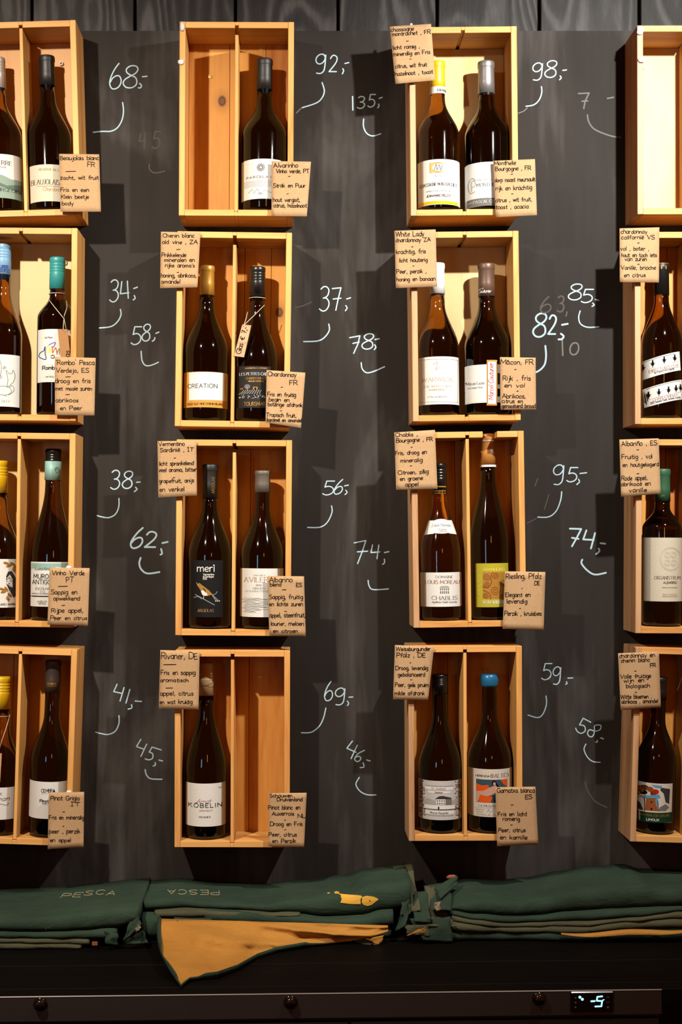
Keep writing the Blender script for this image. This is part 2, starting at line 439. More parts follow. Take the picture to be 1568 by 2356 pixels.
    def fit(s, ch, x0, y0, x1, y1, w, col, slant=0.0):
        lines = glyph(ch)[1]
        L = [[(a + slant * b, -b) for a, b in pts] for pts, _ in lines]
        xs = [p[0] for q in L for p in q]; ys = [p[1] for q in L for p in q]
        mx, Mx, my, My = min(xs), max(xs), min(ys), max(ys)
        for q in L:
            s.stroke([(x0 + (a - mx) / max(Mx - mx, .01) * (x1 - x0), y0 + (b - my) / (My - my) * (y1 - y0)) for a, b in q], w, col)
        return s
    def build(s, name, parent, fn, strip=None, stripy=None):
        v, f, fm, names = [], [], [], []
        def emit(pts, col, layer):
            if col not in names: names.append(col)
            n = len(v)
            for p in pts: v.append(fn(p[0], p[1], layer))
            f.append(tuple(range(n, n + len(pts)))); fm.append(names.index(col))
        def rows(pts, col, layer):
            ys = [p[1] for p in pts]
            if not stripy or max(ys) - min(ys) <= stripy: return emit(pts, col, layer)
            fl = lambda q: [(b_, a_) for a_, b_ in q]
            for k in range(math.floor(min(ys) / stripy), math.floor(max(ys) / stripy) + 1):
                q = fl(clipx(clipx(fl(pts), k * stripy, 1), (k + 1) * stripy, -1))
                if len(q) > 2: emit(q, col, layer)
        for pts, col, layer in s.f:
            xs = [p[0] for p in pts]
            if strip and max(xs) - min(xs) > strip:
                k0, k1 = math.floor(min(xs) / strip), math.floor(max(xs) / strip)
                for k in range(k0, k1 + 1):
                    q = clipx(clipx(pts, k * strip, 1), (k + 1) * strip, -1)
                    if len(q) > 2: rows(q, col, layer)
            else: rows(pts, col, layer)
        if not f: return None
        # keep faces looking at the room
        o = mesh_obj(name, v, f, None, None, False, [MATS[c] for c in names], fm)
        if parent is not None:
            o.parent = parent
        return o

def clipx(pts, x, sgn):
    out = []
    for i in range(len(pts)):
        a, b = pts[i], pts[(i + 1) % len(pts)]
        ia, ib = (a[0] - x) * sgn >= 0, (b[0] - x) * sgn >= 0
        if ia: out.append(a)
        if ia != ib:
            t = (x - a[0]) / (b[0] - a[0]); out.append((x, a[1] + (b[1] - a[1]) * t))
    return out

# flat print and ink colours
for nm, c in dict(ink=(26, 18, 16), black=(14, 12, 12), dark=(40, 34, 32), grey=(120, 118, 114), lgrey=(176, 175, 170), white=(236, 236, 232), brown=(92, 58, 30),
                  gold=(196, 146, 62), copper=(178, 98, 48), yellow=(238, 184, 26), orange=(226, 92, 28), red=(190, 36, 24), blue=(40, 62, 150), violet=(120, 92, 170),
                  pale_yellow=(236, 214, 90), green_print=(96, 150, 88), sage=(150, 172, 158), sage_dark=(104, 126, 112), teal=(58, 84, 96), skin=(206, 160, 140),
                  aqua=(150, 190, 182), bottle_green=(26, 62, 40), rust=(150, 74, 30), sky=(96, 160, 190), char=(62, 58, 56), stitch=(206, 196, 150), tan=(196, 150, 98)).items():
    mat(nm, c, 0.7 if nm not in ('gold', 'copper') else 0.4, 0.0 if nm not in ('gold', 'copper') else 0.35, spec=0.06 if nm not in ('gold', 'copper') else 0.5)

# ------------------------------------------------------------------ structure: plank wall, chalkboard, fridge worktop
def plank_mat():
    m = bpy.data.materials.new('black_stained_plank'); m.use_nodes = True
    nt, N, L = nodes(m); b = bsdf(m)
    tc = N('ShaderNodeTexCoord'); oi = N('ShaderNodeObjectInfo')
    sm = N('ShaderNodeMath', operation='MULTIPLY'); sm.inputs[1].default_value = 23.0
    L(oi.outputs['Random'], sm.inputs[0])
    off = N('ShaderNodeCombineXYZ'); L(sm.outputs[0], off.inputs[0]); L(sm.outputs[0], off.inputs[2])
    mp = N('ShaderNodeVectorMath', operation='MULTIPLY_ADD'); mp.inputs[1].default_value = (9.0, 1.0, 2.2)
    L(tc.outputs['Object'], mp.inputs[0]); L(off.outputs[0], mp.inputs[2])
    wv = N('ShaderNodeTexNoise'); wv.inputs['Scale'].default_value = 0.55; wv.inputs['Detail'].default_value = 1.5
    L(mp.outputs[0], wv.inputs['Vector'])
    # growth rings: the smooth field cut into many bands
    k = N('ShaderNodeMath', operation='MULTIPLY'); k.inputs[1].default_value = 150.0; L(wv.outputs['Fac'], k.inputs[0])
    sn = N('ShaderNodeMath', operation='SINE'); L(k.outputs[0], sn.inputs[0])
    fine = N('ShaderNodeTexNoise'); fine.inputs['Scale'].default_value = 14; fine.inputs['Detail'].default_value = 4
    L(mp.outputs[0], fine.inputs['Vector'])
    big = N('ShaderNodeTexNoise'); big.inputs['Scale'].default_value = 1.1; big.inputs['Detail'].default_value = 2
    L(mp.outputs[0], big.inputs['Vector'])
    a1 = N('ShaderNodeMath', operation='MULTIPLY_ADD'); a1.inputs[1].default_value = 0.20; L(sn.outputs[0], a1.inputs[0]); L(big.outputs['Fac'], a1.inputs[2])
    a2 = N('ShaderNodeMath', operation='MULTIPLY_ADD'); a2.inputs[1].default_value = 0.35; L(fine.outputs['Fac'], a2.inputs[0]); L(a1.outputs[0], a2.inputs[2])
    r = ramp(N, [(0.40, lin((13, 12, 11))), (0.68, lin((34, 32, 31))), (0.95, lin((70, 69, 68)))])
    L(a2.outputs[0], r.inputs[0]); L(r.outputs[0], b.inputs['Base Color'])
    b.inputs['Roughness'].default_value = 0.6; b.inputs['Specular IOR Level'].default_value = 0.25
    bp = N('ShaderNodeBump'); bp.inputs['Strength'].default_value = 0.6; bp.inputs['Distance'].default_value = 0.002
    L(a2.outputs[0], bp.inputs['Height']); L(bp.outputs[0], b.inputs['Normal'])
    return m
def board_mat():
    m = bpy.data.materials.new('chalkboard_paint'); m.use_nodes = True
    nt, N, L = nodes(m); b = bsdf(m)
    tc = N('ShaderNodeTexCoord')
    mp = N('ShaderNodeMapping'); mp.inputs['Scale'].default_value = (5.0, 1, 1.5)
    L(tc.outputs['Object'], mp.inputs['Vector'])
    n = N('ShaderNodeTexNoise'); n.inputs['Scale'].default_value = 1.0; n.inputs['Detail'].default_value = 6; n.inputs['Distortion'].default_value = 0.8
    L(mp.outputs[0], n.inputs['Vector'])
    mp2 = N('ShaderNodeMapping'); mp2.inputs['Scale'].default_value = (60, 1, 7); L(tc.outputs['Object'], mp2.inputs['Vector'])
    n2 = N('ShaderNodeTexNoise'); n2.inputs['Scale'].default_value = 1.0; n2.inputs['Detail'].default_value = 4
    L(mp2.outputs[0], n2.inputs['Vector'])
    a = N('ShaderNodeMath', operation='MULTIPLY_ADD'); a.inputs[1].default_value = 0.22
    L(n2.outputs['Fac'], a.inputs[0]); L(n.outputs['Fac'], a.inputs[2])
    r = ramp(N, [(0.40, lin((39, 34, 30))), (0.60, lin((47, 42, 38))), (0.82, lin((84, 81, 78)))])
    L(a.outputs[0], r.inputs[0]); L(r.outputs[0], b.inputs['Base Color'])
    b.inputs['Roughness'].default_value = 0.72
    b.inputs['Specular IOR Level'].default_value = 0.15
    MATS['chalkboard_paint'] = m
    return m

PL = plank_mat()
wall = MB().box(-1.2, 1.5, 0.030, 0.05, 0.3, CZ + 1.5).build('wall_back', mat('wall_black', (16, 14, 13), 0.9))
tag(wall, kind='structure')
gaps = [-155, 73, 310, 541, 777, 1005, 1240, 1470, 1702]
for i in range(len(gaps) - 1):
    x0, x1 = U(gaps[i] + 3.5, 0, 0.008).x, U(gaps[i + 1] - 3.5, 0, 0.008).x
    m = MB().box(x0, x1, 0.008, 0.030, CZ + 0.55, CZ + 1.35)
    m.build('plank', PL, wall, bevel=0.0015)

BTOP = U(0, 71, 0).z
BBOT = CZ - 0.744
CBZ = BBOT
chalk = empty('chalkboard', (0.1, 0.008, BBOT))
tag(chalk, 'large matt black chalkboard with handwritten white prices', 'chalkboard')
o = MB().box(-1.3, 1.3, -0.008, 0.0, 0.0, BTOP - BBOT).build('board', board_mat(), chalk)
CB = Vector((0.1, 0.008, BBOT))
mat('chalk', (184, 212, 224), 0.95, spec=0.0)
mat('chalk_faint', (116, 116, 114), 0.95, spec=0.0)
mat('chalk_ghost', (94, 90, 87), 0.95, spec=0.0)
def cmap(px, py, layer): return U(px, py, -0.0003 - 0.0001 * layer) - CB

Z = dict(A=(0, 0, .2551), B=(360, 0, .26786), C=(780, 0, .30612), D=(1180, 0, .24745), E=(0, 500, .2551), G=(360, 510, .26786), H=(780, 510, .30612),
         I=(1180, 500, .24745), J=(0, 970, .2551), K=(340, 980, .2806), L=(780, 970, .3189), M=(1180, 980, .24745), N=(0, 1460, .2551), O=(340, 1460, .2806),
         P=(780, 1460, .3189), Q=(1180, 1460, .24745), R=(0, 0, 1.0))
def zp(k, pts):
    ox, oy, s = Z[k]
    return [(ox + a * s, oy + b * s) for a, b in pts]
def price(txt, ops, w=2.9, col='chalk', name='chalk_price'):
    def diag(op):
        if isinstance(op[1], str) or len(op) > 2 or len(op[1]) < 4: return 0
        p = zp(op[0], op[1]); return math.hypot(max(q[0] for q in p) - min(q[0] for q in p), max(q[1] for q in p) - min(q[1] for q in p))
    tail = max(ops, key=diag)
    ink, it = Ink(), Ink()
    for op in ops:
        k = op[0]
        if isinstance(op[1], str):
            (x0, y0), (x1, y1) = zp(k, [op[2], op[3]])
            ink.fit(op[1], x0, y0, x1, y1, w, col, slant=op[4] if len(op) > 4 else 0.1)
        else:
            sm = len(op) < 3
            (it if op is tail and diag(op) > 20 else ink).stroke(zp(k, op[1]), w, op[3] if len(op) > 3 else col, smooth=sm and len(op[1]) > 2)
    o = ink.build(name, chalk, cmap)
    if o: o['label'] = txt
    o = it.build('chalk_tail', chalk, cmap)
    return o
S = 's'
price('chalk price 68 with a curved tail', [('A', '6', (988, 572), (1092, 803)), ('A', '8', (1110, 592), (1243, 793)), ('A', [(1258, 752), (1275, 772), (1265, 792), (1247, 792)]),
      ('A', [(1283, 692), (1325, 688)]), ('A', [(1105, 925), (1113, 1000), (1100, 1080), (1060, 1150), (1000, 1183), (920, 1185), (840, 1193)])])
price('chalk price 92 with a curved tail', [('B', '9', (1368, 465), (1452, 632)), ('B', '2', (1480, 475), (1550, 615)), ('R', [(788, 158), (790, 163), (787, 170)]), ('R', [(793, 146), (802, 144)]),
      ('B', [(1420, 708), (1440, 780), (1420, 840), (1370, 885), (1250, 925)]), ('B', [(1240, 930), (1200, 970)], S, 'chalk_faint')])
price('chalk price 135 beside the yellow-capped bottle', [('C', [(100, 725), (102, 828)]), ('C', '3', (135, 725), (190, 815)), ('C', '5', (215, 710), (272, 805)), ('C', [(296, 782), (298, 798), (288, 810)]),
      ('C', [(300, 740), (322, 732)]), ('C', [(183, 895), (182, 950), (205, 1000), (250, 1022), (313, 1005)])])
price('chalk price 98 with a curved tail', [('D', '9', (182, 585), (272, 746)), ('D', '8', (293, 564), (405, 720)), ('D', [(460, 655), (495, 650)]), ('D', [(435, 706), (446, 722), (430, 742)]),
      ('D', [(262, 805), (265, 860), (240, 930), (190, 975), (118, 988)]), ('D', [(130, 1005), (95, 1035), (50, 1052)], S, 'chalk_faint')])
price('half-wiped chalk seven with a faint tail', [('D', [(605, 870), (705, 865), (668, 940), (655, 1010)], S), ('D', [(638, 942), (692, 938)]), ('D', [(875, 915), (932, 905)]),
      ('D', [(688, 1068), (705, 1140), (760, 1205), (900, 1262), (1000, 1278)])], 3.4, 'chalk_faint', 'chalk_remnant')
price('chalk price 34 with a curved tail', [('E', '3', (988, 564), (1066, 763)), ('E', [(1098, 580), (1085, 690), (1162, 680)], S), ('E', [(1148, 575), (1156, 730)]), ('E', [(1205, 642), (1238, 630)]),
      ('E', [(1210, 705), (1218, 730), (1200, 745)]), ('E', [(1085, 830), (1090, 880), (1060, 940), (1000, 985), (895, 998)])])
price('chalk price 58 beside the gold-capped bottle', [('E', '5', (1182, 987), (1278, 1148)), ('E', '8', (1280, 964), (1356, 1116)), ('E', [(1396, 1085), (1390, 1105), (1372, 1118)]), ('E', [(1405, 1047), (1432, 1035)]),
      ('E', [(1272, 1208), (1280, 1290), (1310, 1335), (1360, 1335), (1428, 1307)])])
price('chalk price 37 with a curved tail', [('G', '3', (1397, 557), (1480, 768)), ('R', [(764, 664), (784, 662), (777, 690), (772, 714)], S), ('R', [(766, 688), (784, 686)]), ('R', [(795, 703), (798, 709), (794, 715)]),
      ('R', [(797, 688), (806, 685)]), ('G', [(1478, 880), (1482, 935), (1440, 995), (1380, 1025), (1262, 1030)]), ('G', [(1190, 740), (1260, 722), (1330, 690)], S, 'chalk_ghost')])
price('chalk price 78 beside the white-capped bottle', [('H', [(78, 872), (155, 858), (140, 920), (108, 990)], S), ('H', [(102, 915), (150, 905)]), ('H', '8', (170, 842), (258, 958)), ('H', [(268, 886), (300, 880)]),
      ('H', [(266, 925), (275, 945), (262, 962)]), ('H', [(165, 1060), (172, 1105), (205, 1135), (260, 1125), (340, 1090)])])
price('chalk price 85 above the price 82', [('I', '8', (512, 620), (640, 768)), ('I', '5', (632, 670), (745, 793)), ('I', [(738, 798), (752, 815), (732, 828)]), ('I', [(762, 764), (795, 772)]),
      ('I', [(622, 870), (608, 930), (625, 990), (690, 1022), (795, 1018)])])
price('bold chalk price 82 below the price 85', [('I', '8', (184, 893), (308, 1112)), ('I', '2', (324, 910), (398, 1085)), ('I', [(442, 1082), (468, 1105), (452, 1132), (420, 1135)]), ('I', [(452, 1000), (507, 990)]),
      ('I', [(298, 1195), (305, 1280), (295, 1360), (260, 1410), (215, 1440)])], 4.2)
price('wiped ghost of a chalk price 63', [('I', '6', (252, 737), (350, 888)), ('I', '3', (410, 732), (470, 880)), ('I', [(500, 880), (490, 920)])], 3.6, 'chalk_ghost', 'chalk_remnant')
price('wiped ghost of a chalk 10', [('I', [(455, 1140), (460, 1285)]), ('I', '0', (527, 1167), (608, 1278))], 3.6, 'chalk_faint', 'chalk_remnant')
price('chalk price 38 with a curved tail', [('J', '3', (997, 439), (1078, 610)), ('J', '8', (1102, 447), (1196, 603)), ('J', [(1220, 592), (1235, 610), (1210, 632)]), ('J', [(1232, 548), (1263, 545)]),
      ('J', [(1072, 692), (1070, 770), (1040, 835), (985, 865), (930, 862), (875, 848)])])
price('bold chalk price 62 left of the small-bird bottle', [('J', '6', (1178, 958), (1288, 1142), 0.3), ('J', '2', (1304, 993), (1410, 1132)), ('J', [(1452, 1148), (1460, 1190), (1445, 1200)]), ('J', [(1462, 1096), (1512, 1085)]),
      ('J', [(1268, 1228), (1255, 1280), (1275, 1335), (1330, 1370), (1438, 1357)])], 4.1)
price('chalk price 41 with a curved tail', [('N', [(1055, 448), (1025, 515), (1098, 530)], S), ('N', [(1118, 478), (1082, 600)]), ('N', [(1170, 495), (1135, 618)]), ('N', [(1185, 633), (1188, 662), (1155, 672)]),
      ('N', [(1220, 600), (1275, 603)]), ('N', [(1072, 732), (1072, 800), (1040, 870), (980, 900), (920, 895), (862, 880)])])
price('chalk price 45 beside the lowest crates', [('N', [(1270, 945), (1230, 1010), (1300, 1035)], S), ('N', [(1322, 988), (1270, 1098)]), ('N', [(1452, 1040), (1370, 1015), (1345, 1060)], S),
      ('N', [(1345, 1060), (1375, 1075), (1375, 1115), (1340, 1130), (1308, 1120)]), ('N', [(1398, 1155), (1400, 1178), (1380, 1185)]), ('N', [(1432, 1132), (1465, 1140)]),
      ('N', [(1308, 1218), (1320, 1265), (1360, 1300), (1460, 1305)])])
price('chalk price 56 with a curved tail', [('K', '5', (1432, 452), (1530, 566)), ('R', '6', (768, 1103), (788, 1137), 0.3), ('R', [(795, 1128), (798, 1133), (793, 1138)]), ('R', [(792, 1118), (801, 1116)]),
      ('K', [(1505, 655), (1508, 710), (1470, 790), (1410, 830), (1308, 832)])], 2.6)
price('chalk price 74 in the middle gap', [('L', [(107, 875), (192, 858), (165, 940), (132, 1025)], S), ('L', [(130, 940), (205, 935)]), ('L', [(240, 890), (228, 945), (292, 940)], S), ('L', [(285, 890), (272, 990)]),
      ('L', [(325, 945), (358, 938)]), ('L', [(325, 992), (326, 1018), (312, 1030)]), ('L', [(208, 1145), (215, 1185), (245, 1212), (355, 1207)])], 2.7)
price('chalk price 95 with a curved tail', [('M', '9', (374, 362), (470, 546)), ('M', '5', (497, 387), (600, 520)), ('M', [(606, 495), (615, 520), (590, 545)]), ('M', [(620, 442), (682, 435)]),
      ('M', [(450, 612), (440, 690), (400, 790), (330, 845), (228, 848)])], 2.7)
price('bold chalk price 74 left of the green-capped bottle', [('M', [(525, 955), (632, 958), (590, 1040), (545, 1120)], S), ('M', [(545, 1040), (608, 1050)]), ('M', [(680, 970), (650, 1055), (748, 1060)], S), ('M', [(760, 995), (722, 1140)]),
      ('M', [(793, 1140), (800, 1165), (770, 1192)]), ('M', [(810, 1090), (855, 1095)]), ('M', [(642, 1242), (635, 1280), (690, 1345), (760, 1382), (862, 1365)])], 4.0)
price('chalk price 69 with a curved tail', [('O', '6', (1447, 384), (1513, 543)), ('R', '9', (771, 1583), (793, 1622)), ('P', [(58, 480), (68, 498), (58, 512)]), ('P', [(70, 452), (98, 450)]),
      ('O', [(1458, 602), (1440, 680), (1405, 750), (1340, 800), (1258, 805)])], 2.7)
price('chalk price 46 slanting downhill', [('P', [(95, 768), (55, 820), (122, 850)], S), ('P', [(130, 798), (85, 895)]), ('P', [(182, 835), (135, 860), (112, 895), (125, 916), (148, 908), (155, 890), (140, 878), (118, 886)]),
      ('P', [(172, 925), (178, 955), (150, 960)]), ('P', [(198, 905), (222, 912)]), ('P', [(145, 1030), (120, 1080), (150, 1130), (200, 1155), (265, 1157)])], 2.7)
price('chalk price 59 with a curved tail', [('Q', '5', (264, 270), (360, 420)), ('Q', '9', (370, 300), (442, 463)), ('Q', [(494, 438), (500, 455), (487, 462)]), ('Q', [(508, 405), (553, 403)]),
      ('Q', [(305, 570), (308, 650), (275, 740), (225, 772), (137, 748)])], 2.6)
price('chalk price 58 low by the right edge', [('Q', [(720, 815), (650, 778), (615, 840)], S), ('Q', [(615, 840), (660, 850), (668, 895), (630, 918), (595, 900), (580, 870)]),
      ('Q', [(755, 850), (785, 840), (815, 848), (805, 885), (760, 898), (710, 885), (690, 915), (705, 945), (735, 948), (755, 905), (755, 850)]), ('Q', [(780, 983), (781, 998), (765, 1000)]), ('Q', [(810, 962), (825, 963), (838, 972)]),
      ('Q', [(675, 1018), (658, 1070), (690, 1140), (740, 1180), (808, 1188)])], 2.6)
price('wiped ghost of a chalk price 45', [('A', [(1268, 1205), (1255, 1275), (1318, 1270)], S), ('A', [(1308, 1200), (1300, 1340)]), ('A', '5', (1372, 1187), (1448, 1338)), ('A', [(1345, 1480), (1350, 1530), (1400, 1560), (1485, 1542)])],
      3.2, 'chalk_ghost', 'chalk_remnant')
price('faint leftover chalk curve near the lower right', [('Q', [(668, 1370), (690, 1450), (760, 1550), (870, 1608)])], 2.6, 'chalk_ghost', 'chalk_remnant')
for tick in ([(200, 560), (228, 490)], [(290, 775), (330, 640)], [(130, 905), (215, 860)]):
    price('faint leftover chalk tick above the price 74', [('M', tick)], 2.2, 'chalk_ghost', 'chalk_remnant')

# ------------------------------------------------------------------ crates
PINE = wood('pine_frame', (243, 184, 106), (210, 136, 62), 'z', scale=26)
PINEX = wood('pine_frame_crosswise', (243, 184, 106), (210, 136, 62), 'x', scale=26)
PINEG = wood('grey_pine_side', (216, 172, 126), (172, 122, 80), 'z', scale=40, bump=0.3)  # greyer, finer-grained pine for left sides in the two right-hand columns
BACKS = {'pine': wood('pine_back', (244, 174, 82), (200, 108, 34), 'z', scale=14, stretch=10),
         'ply': wood('plywood_back', (248, 212, 154), (236, 186, 120), 'z', scale=7, stretch=4),
         'pink': wood('pale_back', (238, 182, 122), (218, 150, 84), 'z', scale=10, stretch=8)}
PUT = mat('putty_white', (232, 232, 232), 0.6)
STEEL = mat('screw_steel', (214, 210, 200), 0.35, 0.4)
BRASS = mat('screw_brass', (250, 206, 112), 0.35, 0.3)
DEP = 0.100
CR = {}
def crate(key, c4, label, divider=True, backs='pine', seams=(), group=None, t_side=0.0112, t_bar=0.0118, notch=None, div_dx=0.0, knots=(), dtop=0.012, mats=(None, None)):
    TL, TR, BR, BL = [U(p[0], p[1], -DEP) for p in c4]
    top, bot = (TL + TR) / 2, (BL + BR) / 2
    up = top - bot
    ang = math.atan2(up.x, up.z)                       # lean of the crate
    W = ((TR - TL).length + (BR - BL).length) / 2
    H = up.length
    root = empty('wine_crate', (bot.x, 0.0, bot.z), (0, ang, 0))
    tag(root, label, 'crate', 'wooden wine crates hung on the chalkboard')
    M = Matrix.Translation((bot.x, 0, bot.z)) @ Matrix.Rotation(ang, 4, 'Y')
    fz, fx = PINE, PINEX
    for s in (-1, 1):
        xo, xi = s * W / 2, s * (W / 2 - t_side)
        MB().box(min(xo, xi), max(xo, xi), -DEP, -0.0005, 0, H).build('side_board', PINEG if s < 0 and key[1] in '34' else fz, root, bevel=0.0008)
    hw = W / 2 - t_side
    g = 0.0036
    dx = div_dx
    for nm, z0, z1, gz in (('top_board', H - t_bar, H, 0), ('bottom_board', 0, t_bar, 1)):
        m = MB()
        if nm == 'top_board' and notch:
            n0, n1 = [(M.inverted() @ U(p, c4[0][1], -DEP)).x for p in notch]
            m.box(-hw, dx - g, -DEP + 0.001, -0.0008, z0, z1)
            m.box(dx - g, dx + g, -DEP + 0.001, -0.0008, z0 + 0.005, z1)
            m.box(dx + g, n0, -DEP + 0.001, -0.0008, z0, z1)
            m.box(n1, hw, -DEP + 0.001, -0.0008, z0, z1)
            m.box(n0, n1, -0.012, -0.0008, z0, z1)
        else:
            m.box(-hw, dx - g, -DEP + 0.001, -0.0008, z0, z1)
            if gz == 0: m.box(dx - g, dx + g, -DEP + 0.001, -0.0008, z0 + 0.0052, z1)
            else: m.box(dx - g, dx + g, -DEP + 0.001, -0.0008, z0, z1 - 0.004)
            m.box(dx + g, hw, -DEP + 0.001, -0.0008, z0, z1)
        m.build(nm, fx, root, bevel=0.0006)
    xs = [-hw] + [(M.inverted() @ U(p, (c4[0][1] + c4[3][1]) / 2, -0.008)).x for p in seams] + [hw]
    bm_ = BACKS[backs]
    for i in range(len(xs) - 1):
        kk = [k for k in knots if xs[i] < k[0] <= xs[i + 1]]
        mt = wood('knotty_back_%s_%d' % (key, i), (244, 174, 82), (200, 108, 34), 'z', scale=14, stretch=10, knots=kk) if kk else bm_
        MB().box(xs[i] + 0.0004, xs[i + 1] - 0.0004, -0.0075, -0.0012, t_bar, H - t_bar).build('back_board', mt, root, bevel=0.0005)
    if divider:
        MB().box(dx - 0.0031, dx + 0.0031, -DEP + 0.0035, -0.0078, t_bar - 0.003, H - dtop).build('divider', fz, root, bevel=0.0005)
    CR[key] = dict(M=M, W=W, H=H, tb=t_bar, root=root, ang=ang, hw=hw)
    return root

def knot_at(key_pts): return key_pts
crate('c11', [(-80, 51), (173.5, 47), (186, 495), (-68, 499)], 'topmost crate at the left edge, holding a silver-capped and a black-capped bottle', backs='pink')
crate('c12', [(-82, 525), (178, 522), (174.5, 966), (-86, 969)], 'crate at the left edge with a blue-capped and a turquoise-capped bottle, no divider', divider=False, backs='ply')
crate('c13', [(-86, 994), (173.5, 997), (168, 1444), (-92, 1441)], 'crate at the left edge with a yellow-capped and an aqua-collared bottle', backs='ply')
crate('c14', [(-84, 1489), (177.5, 1493), (163, 1945), (-98, 1941)], 'lowest crate at the left edge, dim, with a yellow screw-cap bottle', backs='pine', seams=(26,))
crate('c21', [(412.8, 49.6), (676, 50), (674, 497), (411, 495.5)], 'half-empty crate with a bare knotty left compartment and one black-capped bottle', seams=(528, 611),
      knots=((-0.032, 0.2475, 0.0085),), dtop=0.024)
crate('c22', [(408, 531), (671.5, 536), (665, 985), (401.5, 980)], 'crate with a gold-capped bottle and a bottle wearing a wooden tag', seams=(561, 622), dtop=0.024, knots=((0.0865, 0.235, 0.008),))
crate('c23', [(406, 1010), (671.7, 1013.7), (668, 1463), (403, 1462.7)], 'crate with the black small-bird bottle and a grey-capped bottle', seams=(575,), dtop=0.024, knots=((0.0865, 0.194, 0.012),))
crate('c24', [(402, 1496), (667, 1498), (666, 1950), (401, 1950)], 'lowest crate of its column with one bottle and an empty right compartment', seams=(572,), dtop=0.018)
crate('c31', [(939.8, 61), (1188.6, 61), (1192, 496.5), (945, 494)], 'topmost crate holding the yellow-capped and the silver-capped bottle', divider=False, backs='ply')
crate('c32', [(944, 533), (1192.6, 531.4), (1197, 967.7), (950, 969)], 'brightly lit crate holding the white-capped and the brown-capped bottle', divider=False, backs='ply')
crate('c33', [(944, 994), (1204.8, 992), (1210, 1442), (952, 1444)], 'crate with a cut in its top edge for a tall copper-capped bottle', seams=(1048,), notch=(1110, 1143), dtop=0.014)
crate('c34', [(937, 1485.5), (1201.6, 1488), (1200, 1935), (941.7, 1935)], 'lowest crate holding the blue wax-sealed bottle and a black-capped one', seams=(1030,), dtop=0.013)
crate('c41', [(1465, 58), (1724, 58), (1725, 493), (1465.8, 492.4)], 'empty pale crate at the top right corner', backs='ply')
crate('c42', [(1459.6, 533), (1720, 533), (1721, 976), (1460, 976)], 'crate at the right edge with a bottle wearing two slanted white bands', backs='pine', seams=(1534,))
crate('c43', [(1463, 1011), (1724, 1011), (1722, 1458), (1461, 1457.6)], 'crate at the right edge holding the green-capped bottle', backs='pine', seams=(1530,))
crate('c44', [(1462, 1492), (1722, 1494), (1709, 1941), (1448.5, 1939.6)], 'lowest crate at the right edge, leaning slightly, with a green-banded label inside', backs='pine', dtop=0.014)

def cl(key, px, py, y): return CR[key]['M'].inverted() @ U(px, py, y)
def screw(key, px, py, m, ring=True):
    p = cl(key, px, py, -0.0085)
    mb = MB()
    if ring:      # screw eye seen end on
        n = 14; rings = []
        for i in range(n + 1):
            a = 2 * math.pi * i / n
            rings.append(p + Vector((math.cos(a) * 0.0032, -0.004, math.sin(a) * 0.0032)))
        mb.tube(rings, 0.0011, 6)
        mb.tube([p + Vector((0, 0.001, -0.0032)), p + Vector((0, -0.004, -0.0032))], 0.001, 6)
    else:
        n = 12
        mb.loop([[p + Vector((math.cos(2 * math.pi * j / n) * r, y, math.sin(2 * math.pi * j / n) * r)) for j in range(n)] for r, y in ((0.0042, 0.0005), (0.0040, -0.0008), (0.002, -0.001), (0.0016, -0.0002))])
    mb.build('screw_eye' if ring else 'screw', m, CR[key]['root'], smooth=ring)
screw('c11', 141, 147, mat('screw_eye_white', (238, 236, 232), 0.4)); screw('c12', 149.5, 604, STEEL); screw('c13', 141, 1063, STEEL); screw('c34', 1115, 1541, BRASS)
screw('c23', 607, 1083, BRASS); screw('c21', 483, 176, BRASS, False); screw('c41', 1484, 155, STEEL, False); screw('c24', 598, 1559, BRASS, False)
def putty(key, px, py, rx, rz, y=-0.1015):
    p = cl(key, px, py, y)
    MB().blob(p, rx, 0.0032, rz, jit=0.16).build('putty', PUT, CR[key]['root'], smooth=True)
putty('c21', 419, 61, 0.0046, 0.0095); putty('c21', 416, 143, 0.0066, 0.0052); putty('c41', 1472, 71, 0.0076, 0.0086); putty('c41', 1477, 138, 0.0086, 0.0055)
putty('c31', 945, 57, 0.003, 0.003); putty('c31', 955, 190, 0.004, 0.003); putty('c13', 158, 1306, 0.006, 0.004); putty('c14', 158, 1824, 0.006, 0.005)

# ------------------------------------------------------------------ bottles
GLASS = {'dark': glass('dark_wine_glass', (0.024, 0.006, 0.0015)), 'brown': glass('brown_wine_glass', (0.06, 0.015, 0.003)), 'olive': glass('olive_wine_glass', (0.24, 0.085, 0.010)),
         'amber': glass('amber_wine_glass', (0.74, 0.34, 0.07)), 'black': glass('black_wine_glass', (0.012, 0.005, 0.002))}
CAPM = {}
def capmat(name, rgb, rough=0.42, metal=0.0):
    CAPM[name] = mat('capsule_' + name, rgb, rough, metal)
for n_, c_, r_, k_ in (('black', (18, 17, 17), .5, 0), ('gloss_black', (18, 17, 17), .3, 0), ('silver', (170, 168, 166), .38, .7), ('pale_silver', (206, 196, 186), .4, .3), ('blue', (128, 176, 214), .45, 0),
                       ('teal', (52, 164, 164), .42, 0), ('yellow', (244, 196, 20), .4, 0), ('aqua', (150, 196, 186), .5, 0), ('charcoal', (66, 58, 52), .5, 0), ('gold', (206, 152, 60), .36, .4),
                       ('taupe', (112, 104, 94), .5, .2), ('cream', (222, 184, 138), .45, .1), ('white', (246, 244, 240), .4, 0), ('bronze', (112, 84, 68), .42, .3), ('copper', (204, 138, 66), .4, .15),
                       ('wax_blue', (24, 104, 146), .3, 0), ('green', (52, 104, 72), .5, 0)):
    capmat(n_, c_, r_, k_)
PAPERS = {}
def pap(n, rgb, var=0.04): PAPERS[n] = paper('label_' + n, rgb, var, 500, 0.7); return PAPERS[n]
